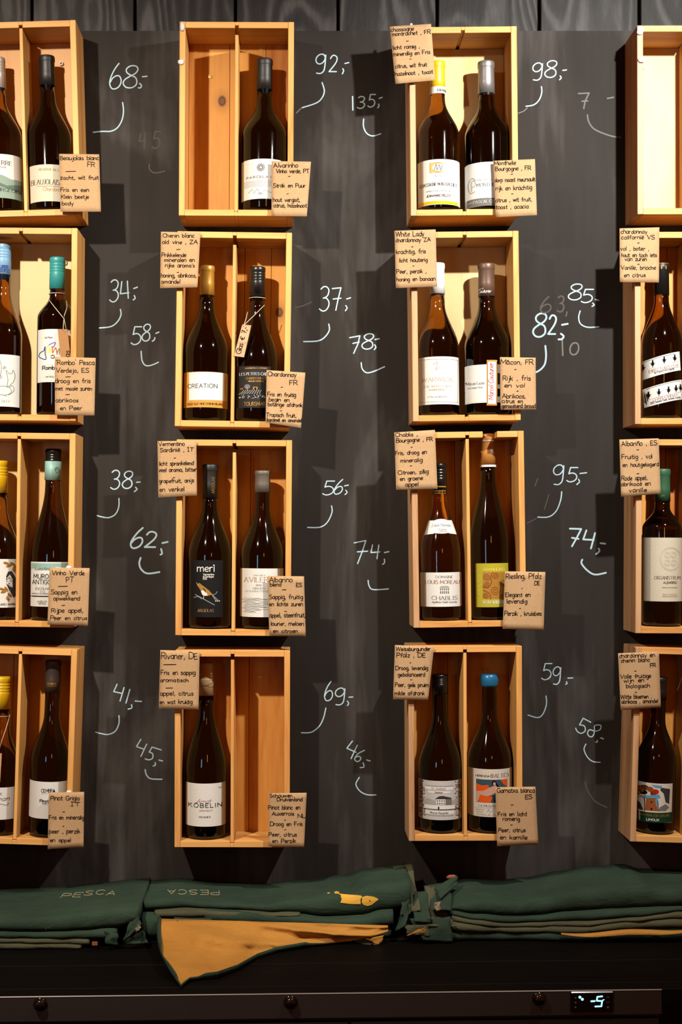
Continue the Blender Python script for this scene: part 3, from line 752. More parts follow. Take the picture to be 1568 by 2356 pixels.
pap('white', (236, 236, 230)); pap('cream', (216, 208, 186)); pap('warm', (220, 212, 198)); pap('blackl', (38, 35, 33)); pap('jet', (9, 8, 8)); pap('gray', (205, 203, 200)); pap('lime', (186, 176, 44)); pap('goldp', (214, 158, 70))
YB = -0.0525
BOT = {}
def bottle(key, crate_key, label, cx, cy, R, top, ys, yn, nr, cap, cap_bot, capstyle='cork', kind='dark', group='wine bottles standing in the crates', lift=0.0):
    """cx at height cy, body radius R, shoulder ends ys, neck begins yn, neck radius nr, cap bottom: photo pixels, turned into metres here"""
    C = CR[crate_key]; Mi = C['M'].inverted()
    s = (YB - CAMY) / F
    Rm = min(R * s, 0.0443); nm = nr * s
    xl = (Mi @ U(cx, cy, YB)).x
    base = C['tb'] + 0.0004 + lift
    zof = lambda py: (Mi @ U(cx, py, YB)).z - base
    h, zs, zn, zc = zof(top), zof(ys), zof(yn), zof(cap_bot)
    Mb = C['M'] @ Matrix.Translation((xl, YB, base))
    root = empty('wine_bottle', Mb.translation, (0, C['ang'], 0))
    tag(root, label, 'bottle', group)
    pr = [(Rm * 0.55, 0.004), (Rm * 0.86, 0.0005), (Rm * 0.965, 0.0022), (Rm, 0.007), (Rm, zs * 0.5), (Rm, zs)]
    for i in range(1, 13):
        t = i / 12
        k = t * t * (3 - 2 * t)
        k = 0.6 * k + 0.4 * (1 - math.cos(math.pi * t)) / 2
        pr.append((Rm + (nm - Rm) * k, zs + (zn - zs) * t))
    ntop = h - 0.0015
    nt = nm * 0.93
    pr += [(nm * 0.97, zn + (ntop - zn) * 0.4), (nt, zc), (nt, ntop)]
    lathe('glass_body', pr, GLASS[kind], root, 48)
    cr_ = nm * 1.0 + 0.0004
    hc = h - zc
    cm = CAPM[cap]; co = None
    if capstyle == 'cork':
        co = co or lathe('capsule', [(cr_ * 1.02, zc), (cr_ * .99, zc + hc * .4), (cr_ * .96, h - hc * .22), (cr_ * .99, h - hc * .20), (cr_ * 1.03, h - hc * .17), (cr_ * 1.03, h - hc * .05), (cr_ * .97, h - hc * .012), (cr_ * .80, h), (cr_ * .3, h)], cm, root, 36)
    elif capstyle == 'screw':
        q = [(cr_ * 1.02, zc), (cr_ * 1.01, h - hc * .52)]
        for f in (.46, .38, .28, .19):
            q += [(cr_ * 1.01, h - hc * (f + .03)), (cr_ * .955, h - hc * (f + .012)), (cr_ * .955, h - hc * f), (cr_ * 1.01, h - hc * (f - .018))]
        q += [(cr_ * 1.01, h - hc * .05), (cr_ * .95, h - hc * .01), (cr_ * .82, h), (cr_ * .2, h)]
        co = co or lathe('screw_cap', q, cm, root, 36)
    elif capstyle == 'wax':
        co = co or lathe('wax_seal', [(cr_ * 1.04, zc - 0.001), (cr_ * 1.12, zc + hc * .15), (cr_ * 1.18, zc + hc * .5), (cr_ * 1.14, zc + hc * .85), (cr_ * .98, h - hc * .02), (cr_ * .6, h + .0004), (cr_ * .2, h)], cm, root, 36)
    elif capstyle == 'collar':
        zm = zof(cap_bot - (cap_bot - top) * 0.60)
        co = co or lathe('collar', [(cr_ * 1.06, zc), (cr_ * 1.04, zm), (cr_ * .9, zm + .0004)], cm, root, 36)
        hh = h - zm
        q = [(cr_ * .98, zm)]
        for f in (.8, .6, .42):
            q += [(cr_ * 1.0, h - hh * (f + .08)), (cr_ * .93, h - hh * (f + .03)), (cr_ * .93, h - hh * f), (cr_ * 1.0, h - hh * (f - .05))]
        q += [(cr_ * 1.0, h - hh * .08), (cr_ * .9, h), (cr_ * .2, h)]
        lathe('screw_cap', q, CAPM['gloss_black'], root, 36)
    elif capstyle == 'band':        # dark sleeve with a gold-rimmed top
        co = co or lathe('capsule', [(cr_ * 1.02, zc), (cr_ * .98, h - hc * .2), (cr_ * 1.03, h - hc * .185), (cr_ * 1.03, h - hc * .02), (cr_ * .98, h - .0006), (cr_ * .2, h - .0006)], cm, root, 36)
        lathe('cap_disc', [(cr_ * .99, h - hc * .03), (cr_ * 1.0, h - .0002), (cr_ * .92, h + .0004), (cr_ * .2, h + .0004)], CAPM['gold'], root, 36)
    B = dict(cap=co, M=Mb, Mi=Mb.inverted(), R=Rm, nr=cr_, root=root, h=h, zn=zn, zs=zs)
    BOT[key] = B
    return B

def bmap(B, off=0.0003, R=None, taper=False):
    Mi = B['Mi']
    prof = R or B['R']
    def fn(px, py, layer=0):
        th = 0.0
        P = Mi @ U(px, py, YB - prof)
        z = P.z
        for _ in range(3):
            Q = Mi @ U(px, py, YB - prof * math.cos(th))
            th = math.asin(max(-0.995, min(0.995, Q.x / prof)))
        rr = prof + off + 0.00012 * layer
        return Vector((rr * math.sin(th), -rr * math.cos(th), z))
    return fn

def wrap(B, name, x0, x1, y0, y1, pmat, off=0.0002, R=None, R1=None):
    """label sheet laid on the glass; x0/x1 None = wraps past the visible side"""
    fn = bmap(B, off, R)
    pr = R or B['R']
    z0, z1 = (B['Mi'] @ U(VX, y0, YB - pr)).z, (B['Mi'] @ U(VX, y1, YB - pr)).z
    cxp = 0
    def th(px):
        v = fn(px, (y0 + y1) / 2); return math.atan2(v.x, -v.y)
    a0 = -1.62 if x0 is None else th(x0)
    a1 = 1.62 if x1 is None else th(x1)
    ym = (y0 + y1) / 2
    xm = 0
    # heights measured on the front of this bottle
    c = B['M'].translation
    z0 = (B['Mi'] @ Vector((c.x, YB - pr, U(0, y0, YB - pr).z))).z
    z1 = (B['Mi'] @ Vector((c.x, YB - pr, U(0, y1, YB - pr).z))).z
    n = 28; v, f = [], []
    for k, z in enumerate((z0, z1)):
        rr = (pr if (k == 0 or R1 is None) else R1) + off
        for i in range(n + 1):
            a = a0 + (a1 - a0) * i / n
            v.append((rr * math.sin(a), -rr * math.cos(a), z))
    for i in range(n): f.append((i, n + 1 + i, n + 2 + i, i + 1))
    return mesh_obj(name, v, f, pmat, B['root'], True)

def lprint(B, sheet, ink, name='print', R=None, off=0.0004, strip=5):
    return ink.build(name, sheet, bmap(B, off, R), strip)

# --- column at the left edge
B = bottle('b1', 'c11', 'silver-capped bottle with a green hill landscape label, cut by the left edge', 1, 400, 50, 134, 318, 232, 17.5, 'pale_silver', 205, 'screw', 'olive')
L_ = wrap(B, 'label', None, None, 354, 455, PAPERS['white'])
k = Ink().poly([(-49, 412), (-20, 400), (5, 402), (25, 410), (49, 408), (49, 448), (-49, 448)], 'sage').poly([(-49, 420), (-10, 416), (15, 426), (49, 418), (49, 455), (-49, 455)], 'sage_dark', 1).poly([(-49, 432), (0, 428), (49, 440), (49, 455), (-49, 455)], 'sage', 2)
k.text('SANCERRE', -40, 378, 26, 9, 'dark', 1.5, 'serif', layer=3).text('2024', -3, 386, 13, 4, 'dark', .7, 'serif', layer=3).text('BOURGEOIS', -23, 440, 44, 8, 'dark', 1.4, 'serif', layer=4)
lprint(B, L_, k)
B = bottle('b2', 'c11', 'dark bottle with black capsule and cream label beside the silver-capped one', 115, 420, 51, 130, 322, 226, 17.8, 'black', 198, 'cork', 'black')
L_ = wrap(B, 'label', 68, None, 378, 463, PAPERS['cream'])
k = Ink().text('RÉSERVE DE L', 90, 392, 136, 4.5, 'brown', .7, 'serif').text('BEAUJOLAIS', 72, 424, 136, 11.5, 'brown', 1.7, 'serif').stroke([(85, 428), (140, 428)], .5, 'brown').text('Chardonnay', 98, 439, 148, 9, 'tan', .8, slant=.3)
lprint(B, L_, k)
B = bottle('b3', 'c12', 'blue-capped bottle with a line-drawn white label at the left edge', 5, 870, 45, 562, 778, 668, 17.5, 'blue', 633, 'screw', 'olive')
L_ = wrap(B, 'label', None, 43.5, 815, 935, PAPERS['white'])
k = Ink()
for st in ([(-20, 900), (-5, 880), (2, 860), (3, 840), (0, 830)], [(14, 852), (18, 872), (16, 890), (24, 884), (31, 876), (34, 862), (30, 850), (27, 858), (20, 858), (14, 852)], [(22, 890), (28, 886), (32, 895), (26, 904), (18, 908)],
           [(-10, 893), (4, 888), (20, 890), (26, 900), (16, 908), (0, 908), (-12, 904)], [(1, 862), (4, 868), (-2, 872)], [(-8, 908), (-4, 914)], [(10, 908), (14, 912)]):
    k.stroke(st, 1.0, 'grey', smooth=True)
k.poly([(5, 848), (10, 840), (15, 846), (9, 850)], 'lgrey').text('ROTER SATZ', -24, 925, 22, 5, 'grey', .8, 'serif')
lprint(B, L_, k)
lprint(B, B['cap'], Ink().text('GRUBER', -10, 617, 18, 7, 'blue', 1.0).text('RÖSCHITZ', -12, 625, 19, 6, 'blue', .9), 'print', B['nr'] * 1.02, .0004)
B = bottle('b4', 'c12', 'turquoise-capped bottle with colourful scribbled label and paper tag', 130.5, 820, 45, 593, 733, 682, 17.6, 'teal', 666, 'screw', 'brown')
L_ = wrap(B, 'label', 86.6, 165, 757, 879, PAPERS['white'])
k = Ink().text('by Pesca', 104, 778, 121, 4, 'dark', .6)
k.stroke([(104, 797), (101, 806), (93, 810), (90, 818), (97, 824), (106, 826), (104, 812), (104, 797)], 1.8, 'blue', smooth=True)
k.stroke([(106, 822), (108, 800), (114, 796), (113, 812), (118, 800), (120, 820), (118, 824)], 1.8, 'pale_yellow', smooth=True)
k.stroke([(113, 793), (127, 788), (122, 800), (119, 797)], 2.0, 'violet', smooth=True).stroke([(121, 798), (121, 812), (128, 800), (131, 815)], 2.0, 'orange', smooth=True).stroke([(131, 812), (137, 801), (136, 815)], 1.6, 'green_print', smooth=True)
k.stroke([(117, 819), (124, 817), (124, 824), (117, 823)], 1.6, 'black', smooth=True).text('Rombo', 98, 850, 131, 8.5, 'black', 1.5).text('verdejo', 104, 868, 124, 4, 'grey', .6)
lprint(B, L_, k)
B = bottle('b5', 'c13', 'yellow-capped bottle with a spotted bird and flowers label at the left edge', -3, 1340, 46, 1060, 1272, 1166, 17.5, 'yellow', 1134, 'screw', 'olive')
L_ = wrap(B, 'label', None, None, 1286, 1398, PAPERS['white'])
k = Ink()
for (x, y, a) in ((14, 1296, .3), (20, 1302, -.4), (28, 1298, .6), (32, 1312, 1.2), (36, 1305, -.2), (8, 1362, -.3), (5, 1356, .4), (14, 1356, 1.1), (18, 1378, 1.2), (22, 1370, .9)):
    k.ell(x, y, 7, 3.4, 'gold', 0, 10, a); k.stroke([(x - 5, y), (x + 5, y + 1)], .6, 'brown', 2)
k.poly([(14, 1326), (18, 1316), (26, 1314), (30, 1320), (34, 1330), (38, 1350), (40, 1378), (34, 1372), (30, 1376), (22, 1360), (15, 1346)], 'char', 1)
k.poly([(16, 1330), (22, 1322), (28, 1332), (28, 1352), (20, 1350), (15, 1342)], 'white', 2)
for i in range(26): k.ell(16 + random.random() * 12, 1324 + random.random() * 28, .9, 1.1, 'black', 3, 6)
k.text('MARLBOROUGH LAND | WAIRAU', -48, 1393, 40, 4.5, 'dark', .7)
lprint(B, L_, k)
lprint(B, B['cap'], Ink().text('JOSEF', -8, 1128, 14, 6, 'gold', .9), 'print', B['nr'] * 1.02, .0004)
B = bottle('b6', 'c13', 'tall bottle with black cap, aqua collar and white two-line label', 119, 1340, 49, 1033, 1290, 1118, 17.8, 'aqua', 1105, 'collar', 'brown')
L_ = wrap(B, 'label', 70.5, None, 1293, 1396, PAPERS['white'])
k = Ink().poly([(71, 1296), (166, 1296), (166, 1308), (130, 1304), (100, 1312), (85, 1306), (71, 1310)], 'aqua').text('Anselmo Mendes', 79, 1312, 118, 7, 'sage_dark', .6, slant=.3)
k.text('MUROS', 78, 1331, 119, 10, 'black', 1.25, gap=2.4).text('ANTIGOS', 75, 1344, 124, 10, 'black', 1.25, gap=2.4).text('ESCOLHA', 82, 1357, 114, 5, 'grey', .7).text('2024', 91, 1363, 104, 3.5, 'lgrey', .5).text('MONCAO ALVARINHO', 74, 1367.5, 112, 3, 'grey', .5)
k.rect(70.5, 1371, 167, 1373.5, 'black').text('ANSELMO', 86, 1386, 108, 4, 'grey', .5).text('MENDES', 88, 1391, 106, 4, 'grey', .5)
lprint(B, L_, k)
k = Ink()
for r in (7, 5): k.stroke([(131 + r * .75 * math.cos(i * math.pi / 8), 1081 + r * math.sin(i * math.pi / 8)) for i in range(17)], .6, 'sage_dark')
k.stroke([(128, 1082), (131, 1078), (134, 1083)], .8, 'sage_dark')
lprint(B, B['cap'], k, 'print', B['nr'] * 1.05, .0005)
B = bottle('b7', 'c14', 'yellow screw-cap bottle with a signed white label at the lower left edge', -2, 1830, 44, 1556, 1770, 1662, 17.5, 'yellow', 1630, 'screw', 'olive')
L_ = wrap(B, 'label', None, 31, 1812, 1886, PAPERS['white'])
lprint(B, L_, Ink().text('DE', -12, 1829, 4, 4, 'dark', .6).text('zeeman', -30, 1843, 20, 10, 'dark', .8, slant=.35).stroke([(-30, 1852), (0, 1850), (14, 1854), (20, 1849)], .7, 'dark', smooth=True))
B = bottle('b8', 'c14', 'dark tall bottle with a brown-grey capsule and plain white label', 113.5, 1830, 45, 1518, 1755, 1640, 17.2, 'charcoal', 1591, 'cork', 'dark')
L_ = wrap(B, 'label', None, None, 1799, 1884, PAPERS['white'])
lprint(B, L_, Ink().text('CEMBR', 95, 1823, 120.5, 7.5, 'dark', 1.0).poly([(121, 1823), (124, 1815), (127, 1823)], 'black').text('CANTINA', 96, 1827, 125, 2.2, 'lgrey', .4).text('Pinot Grigio', 92, 1846, 138, 6.5, 'dark', 1.3).text('TRENTINO', 95, 1850.5, 125, 2.6, 'grey', .5))
lprint(B, B['cap'], Ink().text('CEMBRA', 108, 1576, 129, 5, 'gold', .8).stroke([(108, 1579), (129, 1579)], .8, 'gold'), 'print', B['nr'], .0006)

# --- second column
B = bottle('b9', 'c21', 'black-capped bottle with round emblem on a white label, alone in its crate', 607.5, 420, 53, 137, 318, 236, 17.6, 'black', 208, 'cork', 'black')
L_ = wrap(B, 'label', None, None, 365, 457, PAPERS['white'])
k = Ink()
for r in (8.5, 6.5, 4):
    for i in range(14):
        a = i * 2 * math.pi / 14; k.ell(599.5 + r * math.cos(a), 385 + r * math.sin(a), 1.1, 1.1, 'char', 0, 6)
k.text('PARCELA ÚNICA', 567, 409, 655, 5, 'brown', .75, gap=4)
for i in range(6): k.stroke([(561, 415 + i * 2.6), (650, 415 + i * 2.6)], .55, 'lgrey')
k.stroke([(572, 442), (580, 434), (584, 444), (592, 434), (598, 444), (610, 438), (622, 442), (640, 436)], .6, 'grey', smooth=True).text('2021', 594, 447, 603, 3, 'grey', .5)
lprint(B, L_, k)
B = bottle('b10', 'c22', 'gold-capped bottle with a white label edged in gold', 472.5, 900, 51, 612, 815, 702, 17.2, 'gold', 680, 'cork', 'dark')
L_ = wrap(B, 'label', None, None, 855, 937, PAPERS['goldp'])
lprint(B, L_, Ink().rect(435, 856, 521, 920, 'white').text('CREATION', 432, 892, 499, 9, 'dark', 1.1, layer=2, gap=2.6).text('2022 OLD VINE CHENIN BLANC', 431, 931, 513, 4.5, 'brown', .7, layer=2))
B = bottle('b11', 'c22', 'bottle with black screw cap and black vineyard label, wooden tag at its neck', 588.5, 900, 50, 615, 838, 710, 17.4, 'gloss_black', 683, 'screw', 'brown')
L_ = wrap(B, 'label', 545, 622, 842, 938, PAPERS['blackl'])
k = Ink().text('MIS EN BOUTEILLE A LA PROPRIETE', 564, 848, 614, 2.4, 'gold', .5).text('LES PETITES CABANES', 551, 863, 634, 6.2, 'white', 1.1, 'serif').text('CHARDONNAY', 565, 873, 612, 5.4, 'gold', .9, 'serif').text('GRANDE RÉSERVE', 571, 878.5, 606, 3, 'gold', .6)
k.ell(568.5, 889, 7, 5.5, 'grey', 0).stroke([(568, 889), (569, 897)], 1.2, 'lgrey').poly([(582, 890), (592, 890), (592, 896), (582, 896)], 'gold', 1).rect(585, 891.5, 589, 896, 'black', 2).rect(553, 892, 559, 896, 'gold', 1).rect(555, 893.5, 557, 896, 'black', 2)
for i in range(9): k.stroke([(561 + i * 5, 897), (556 + i * 5.2, 902), (549 + i * 6, 906)], 1.1, 'lgrey', smooth=True)
for i in range(40): k.ell(548 + random.random() * 66, 908 + random.random() * 9, 1.2, 1.0, random.choice(['lgrey', 'grey', 'white']), 1, 6)
k.text('TOURSMARTIN', 561, 933, 622, 8, 'gold', .9)
lprint(B, L_, k)
B = bottle('b12', 'c23', 'black bottle with a small gold and white bird on its dark label', 481.5, 1350, 51, 1068, 1282, 1160, 17.2, 'black', 1146, 'cork', 'black')
L_ = wrap(B, 'label', 439, 512, 1289, 1420, PAPERS['jet'])
k = Ink().text('merì', 454, 1315, 493, 17, 'white', 1.8).text('Vermentino', 467, 1323.5, 492, 4, 'white', .7).text('di Sardegna', 467, 1328.5, 491, 4, 'white', .7).text('DOC', 467, 1333.5, 476, 4, 'white', .7)
k.poly([(453, 1346), (458, 1341), (463, 1345), (480, 1358), (489, 1368), (476, 1371), (466, 1366), (460, 1356)], 'gold').poly([(462, 1360), (470, 1356), (478, 1370), (470, 1371), (465, 1368)], 'white', 1).poly([(466, 1352), (472, 1356), (474, 1364), (468, 1358)], 'brown', 2)
k.stroke([(452, 1341), (455, 1345)], .8, 'white').stroke([(449, 1368), (468, 1378), (493, 1392)], 1.3, 'lgrey').stroke([(446, 1375), (456, 1373), (464, 1378)], 1.1, 'lgrey', smooth=True).stroke([(468, 1371), (468, 1378)], 1, 'white').stroke([(488, 1369), (496, 1366), (499, 1361)], 1, 'lgrey', smooth=True)
for dx in (0, 4, 8): k.stroke([(487, 1368), (496 + dx, 1383)], .8, 'lgrey'); k.ell(496 + dx, 1383, 1.3, 1.3, 'white', 2, 8)
k.text('ARGIOLAS', 455, 1408, 491, 6.5, 'tan', .9, 'serif')
lprint(B, L_, k)
kk = Ink().text('ARGIOLAS', 492.5, 1135, 530, 6, 'gold', .9, 'serif', ang=-math.pi / 2)
lprint(B, B['cap'], kk, 'print', B['nr'], .0006)
B = bottle('b13', 'c23', 'grey-taupe-capped bottle with a white label and pale etched landscape', 602, 1360, 49.5, 1083, 1282, 1168, 17.6, 'taupe', 1133, 'cork', 'dark')
L_ = wrap(B, 'label', None, None, 1308, 1420, PAPERS['white'])
k = Ink().text('VIÑA DE O', 582, 1325, 610, 2.6, 'lgrey', .5).text('AVILERMA', 562, 1339, 641, 10.5, 'copper', 1.3, 'serif').text('2024', 588, 1348, 602, 3.5, 'grey', .5).text('RIBEIRO', 582, 1356, 609, 4.5, 'grey', .7, 'serif').text('DENOMINACIÓN DE ORIGEN', 565, 1362, 640, 3.5, 'grey', .5, 'serif')
for i in range(16):
    y = 1376 + i * 2.2; x0 = 556 + random.random() * 12
    k.stroke([(x0 + q * 9, y + random.uniform(-1, 1)) for q in range(int(4 + random.random() * 6))], .8, random.choice(['lgrey', 'lgrey', 'sage']))
lprint(B, L_, k)
B = bottle('b14', 'c24', 'tall bottle with cream wire-marked capsule and plain white label', 473, 1850, 47, 1524, 1775, 1625, 17.4, 'cream', 1599, 'screw', 'dark')
L_ = wrap(B, 'label', 427.5, 518.5, 1803, 1902, PAPERS['white'])
k = Ink().text('2021', 502, 1815, 509, 2.6, 'grey', .4).text('Arndt', 451, 1848, 483, 9, 'copper', .6, slant=.5).text('KÖBELIN', 434, 1858, 509, 9, 'dark', 1.4, gap=4).text('WEINGUT', 458, 1867, 489, 3.6, 'copper', .5, gap=3).text('RIVANER', 458, 1882, 484, 4, 'dark', .9, 'serif')
lprint(B, L_, k)
k = Ink()
for q in ([(462, 1574), (475, 1578), (492, 1583)], [(462, 1580), (478, 1576), (492, 1570)], [(486, 1556), (490, 1566), (492, 1575)]): k.stroke(q, .7, 'brown', smooth=True)
lprint(B, B['cap'], k, 'print', B['nr'] * 1.03, .0006)

# --- third column
B = bottle('b15', 'c31', 'yellow-capped bottle with white neck band and yellow-edged label', 1008.5, 420, 48, 143, 315, 232, 16.8, 'yellow', 213, 'cork', 'olive')
nb = wrap(B, 'neck_band', None, None, 198, 214, PAPERS['white'], .0008, B['nr'] * 1.02)
lprint(B, nb, Ink().text('JEAN-MARC', 1005, 210, 1028, 6, 'dark', .8, 'serif'), 'print', B['nr'] * 1.02, .0011)
L_ = wrap(B, 'label', None, None, 366, 470, PAPERS['white'])
k = Ink().rect(988, 373, 1020, 397, 'gold').ell(1007, 385, 13, 9, 'white', 1).stroke([(998, 392), (1003, 378), (1005, 391), (1010, 379), (1013, 391), (1017, 380)], 1.1, 'black', 2, smooth=True).text('2023', 998, 407, 1014, 4.5, 'dark', .7, 'serif')
k.text('CHASSAGNE-MONTRACHET', 966, 427, 1050, 7.5, 'dark', 1.1, 'serif').text('APPELLATION CONTROLEE', 980, 440, 1036, 2.4, 'grey', .4).text('JEAN-MARC PILLOT', 981, 452, 1036, 5, 'brown', .9).rect(960, 462, 1058, 469, 'yellow')
lprint(B, L_, k)
B = bottle('b16', 'c31', 'silver-capped bottle with grey-banded white label', 1120, 420, 51, 143, 318, 236, 18.6, 'silver', 217, 'cork', 'dark')
L_ = wrap(B, 'label', None, None, 372, 473, PAPERS['white'])
k = Ink().stroke([(1093, 412), (1086, 406), (1078, 414), (1077, 428), (1082, 440), (1092, 438)], 1.8, 'lgrey', smooth=True).stroke([(1085, 436), (1085, 414), (1092, 414), (1093, 424), (1086, 427)], 1.4, 'lgrey', smooth=True).text('MONTHÉLIE', 1096, 428, 1150, 7.5, 'dark', 1.0, 'serif')
k.text('PREMIER CRU', 1097, 414, 1136, 2, 'lgrey', .4).rect(1068, 455, 1172, 473, 'grey').stroke([(1076, 463), (1087, 463)], .8, 'white', 2).text('PASCAL CLEMENT', 1089, 466, 1164, 6.5, 'white', 1.0, 'serif', layer=2)
lprint(B, L_, k)
B = bottle('b17', 'c32', 'white-capped bottle with a large white framed label', 1008, 870, 46.5, 606, 800, 700, 16.8, 'white', 677, 'cork', 'olive')
L_ = wrap(B, 'label', None, None, 820, 930, PAPERS['white'])
k = Ink().text('WARWICK', 970, 877, 1040, 8.5, 'tan', 1.0, 'serif').text('THE WHITE LADY', 974, 891, 1038, 5, 'tan', .7, 'serif').text('CHARDONNAY', 986, 898, 1024, 3, 'tan', .5).stroke([(996, 838), (1006, 834), (1002, 850), (1010, 844)], .8, 'tan', smooth=True).text('STELLENBOSCH', 984, 914, 1030, 3, 'lgrey', .5)
for a, b in (((964, 826), (1053, 826)), ((964, 924), (1053, 924)), ((1052, 824), (1052, 926))): k.stroke([a, b], .7, 'lgrey')
lprint(B, L_, k)
B = bottle('b18', 'c32', 'brown-capped bottle with an orange-framed vertical strip on its label', 1121, 880, 52, 607, 800, 702, 18.6, 'bronze', 683, 'cork', 'dark')
L_ = wrap(B, 'label', None, 1152, 838, 926, PAPERS['white'])
k = Ink().text('Mâcon-Loché', 1074, 884, 1114, 6.5, 'dark', .9, 'serif').text('Les Longues Terres', 1076, 892, 1110, 3, 'grey', .5).rect(1119, 828, 1143, 933, 'gold').rect(1122, 832, 1140, 929, 'white', 1)
k.text('Marcel Couturier', 1134, 920, 1218, 11, 'red', 1.1, ang=-math.pi / 2, layer=2, slant=.2)
for (x, y, r) in ((1069, 868, 4), (1072, 878, 3), (1069, 890, 4), (1070, 900, 3)): k.ell(x, y, r * .4, r, 'red', 1, 8)
k.rect(1143.5, 858, 1149, 884, 'char', 1).rect(1143.5, 894, 1149, 912, 'black', 1)
lprint(B, L_, k)
lprint(B, B['cap'], Ink().text('Couturier', 1099, 673, 1128, 7, 'white', .8, slant=.3).text('marcel', 1100, 665, 1112, 4, 'lgrey', .5), 'print', B['nr'], .0007)
B = bottle('b19', 'c33', 'clear amber bottle with an oval neck label and white label', 1013.5, 1350, 47, 1066, 1275, 1145, 16.4, 'gloss_black', 1137, 'screw', 'amber')
lprint(B, B['cap'], Ink().rect(990, 1118, 1025, 1121, 'gold').rect(990, 1134, 1025, 1135.5, 'gold').text('Bourgogne', 994, 1131, 1024, 5, 'gold', .8), 'print', B['nr'] * 1.02, .0006)
zq = (B['Mi'] @ U(1012, 1211, YB)).z
def rad_at(B, z):
    t = min(1, max(0, (z - B['zs']) / (B['zn'] - B['zs']))); kq = .6 * t * t * (3 - 2 * t) + .4 * (1 - math.cos(math.pi * t)) / 2
    return B['R'] + (B['nr'] - .0004 - B['R']) * kq
ra = rad_at(B, zq)
v, f = [], []
NN = 24
for i in range(NN + 1):
    a = -1.25 + 2.5 * i / NN
    hh = 0.0135 + 0.004 * abs(a) / 1.25 if abs(a) > 0.5 else 0.0135 * (1 + .12 * math.cos(a * 3.1))
    for zz in (zq - hh + .001, zq, zq + hh - .001 if abs(a) < .5 else zq + .0115):
        rr = rad_at(B, zz) + .0005
        v.append((rr * math.sin(a), -rr * math.cos(a), zz))
for i in range(NN):
    for j in (0, 1): f.append((i * 3 + j, (i + 1) * 3 + j, (i + 1) * 3 + j + 1, i * 3 + j + 1))
nl = mesh_obj('neck_label', v, f, PAPERS['white'], B['root'], True)
def nmap(px, py, layer=0):
    Q = B['Mi'] @ U(px, py, YB - ra); rr = rad_at(B, Q.z) + .0008
    th = math.asin(max(-.99, min(.99, Q.x / ra)))
    return Vector((rr * math.sin(th), -rr * math.cos(th), Q.z))
Ink().text('Louis Moreau', 994, 1211, 1036, 6.5, 'grey', .7, slant=.3).stroke([(994, 1213), (1036, 1213)], .6, 'dark').text('2024', 1010, 1225, 1025, 5, 'dark', .8, 'serif').text('Chablis', 1007, 1219, 1025, 3.5, 'grey', .4).build('print', nl, nmap)
L_ = wrap(B, 'label', None, None, 1317, 1396, PAPERS['white'])
k = Ink().text('DOMAINE', 1002, 1330, 1041, 5.5, 'dark', .9, 'serif').text('LOUIS MOREAU', 978, 1343, 1056, 8, 'copper', 1.4, 'serif').poly([(1010, 1353), (1014, 1348), (1030, 1348), (1034, 1353)], 'lgrey').text('CHABLIS', 993, 1380, 1051, 8.5, 'dark', 1.3, 'serif').text('Appellation Chablis Controlée', 993, 1387, 1050, 4, 'grey', .5, slant=.2)
for i in range(5): k.rect(1012 + i * 4.4, 1354, 1014.5 + i * 4.4, 1358, 'grey'); k.rect(1012 + i * 4.4, 1360, 1014.5 + i * 4.4, 1366, 'grey')
lprint(B, L_, k)
B = bottle('b20', 'c33', 'very tall dark bottle with copper capsule and yellow swirl label', 1126, 1350, 45.5, 998, 1255, 1090, 16.8, 'copper', 1070, 'cork', 'black')
nb = wrap(B, 'neck_band', None, None, 1069, 1074, PAPERS['white'], .0008, B['nr'] * 1.02)
lprint(B, B['cap'], Ink().text('VDP', 1126, 1044, 1135, 3.5, 'white', .6).poly([(1127, 1030), (1130, 1033), (1133, 1030), (1134, 1038), (1132, 1041), (1129, 1041), (1127, 1038)], 'white').text('VON WINNING', 1110, 1015, 1135, 3, 'white', .5), 'print', B['nr'] * 1.02, .0006)
L_ = wrap(B, 'label', 1094, 1169, 1296, 1397, PAPERS['lime'])
k = Ink().text('GRAINHÜBEL', 1110, 1313, 1162, 5.5, 'pale_yellow', 1.1).rect(1110, 1316, 1161, 1378, 'gold', 0).text('VON WINNING', 1110, 1389, 1168, 7, 'white', 1.4, 'serif')
for (x, y, r, d) in ((1119, 1327, 9, 1), (1139, 1324, 8, -1), (1138, 1358, 11, 1), (1119, 1344, 7, -1), (1117, 1370, 7, 1), (1155, 1340, 8, -1), (1153, 1372, 7, 1)):
    k.stroke([(x + d * r * (1 - i / 26) * math.cos(i * .55), y + r * (1 - i / 26) * math.sin(i * .55)) for i in range(24)], 1.3, 'rust', 2)
k.stroke([(1110, 1350), (1122, 1352), (1130, 1340), (1128, 1326), (1134, 1316)], 1.6, 'rust', 3, smooth=True).stroke([(1128, 1378), (1126, 1366), (1112, 1358)], 1.6, 'rust', 3, smooth=True).text('RIESLING', 1104, 1370, 1150, 4, 'pale_yellow', .7, ang=-math.pi / 2)
lprint(B, L_, k)
B = bottle('b21', 'c34', 'black screw-cap bottle with an engraved grey country-house label', 1012, 1840, 49.5, 1551, 1768, 1640, 17.0, 'gloss_black', 1597, 'screw', 'dark')
L_ = wrap(B, 'label', None, None, 1797, 1887, PAPERS['gray'])
k = Ink()
for i in range(170):
    sd = random.choice([-1, 1]); x = 1012 + sd * (34 + random.random() * 13); y = 1800 + random.random() * 82
    k.ell(x, y, 1.6, 1.3, random.choice(['grey', 'char', 'rust', 'grey']), 0, 6)
k.rect(978, 1811, 1042, 1818, 'white', 1).text('Dr. Deinhard', 993, 1817, 1024, 5, 'copper', .8, 'serif', layer=2).rect(984, 1821, 1036, 1825.5, 'white', 1).text('Deidesheim', 1000, 1824.8, 1018, 2.8, 'dark', .5, layer=2)
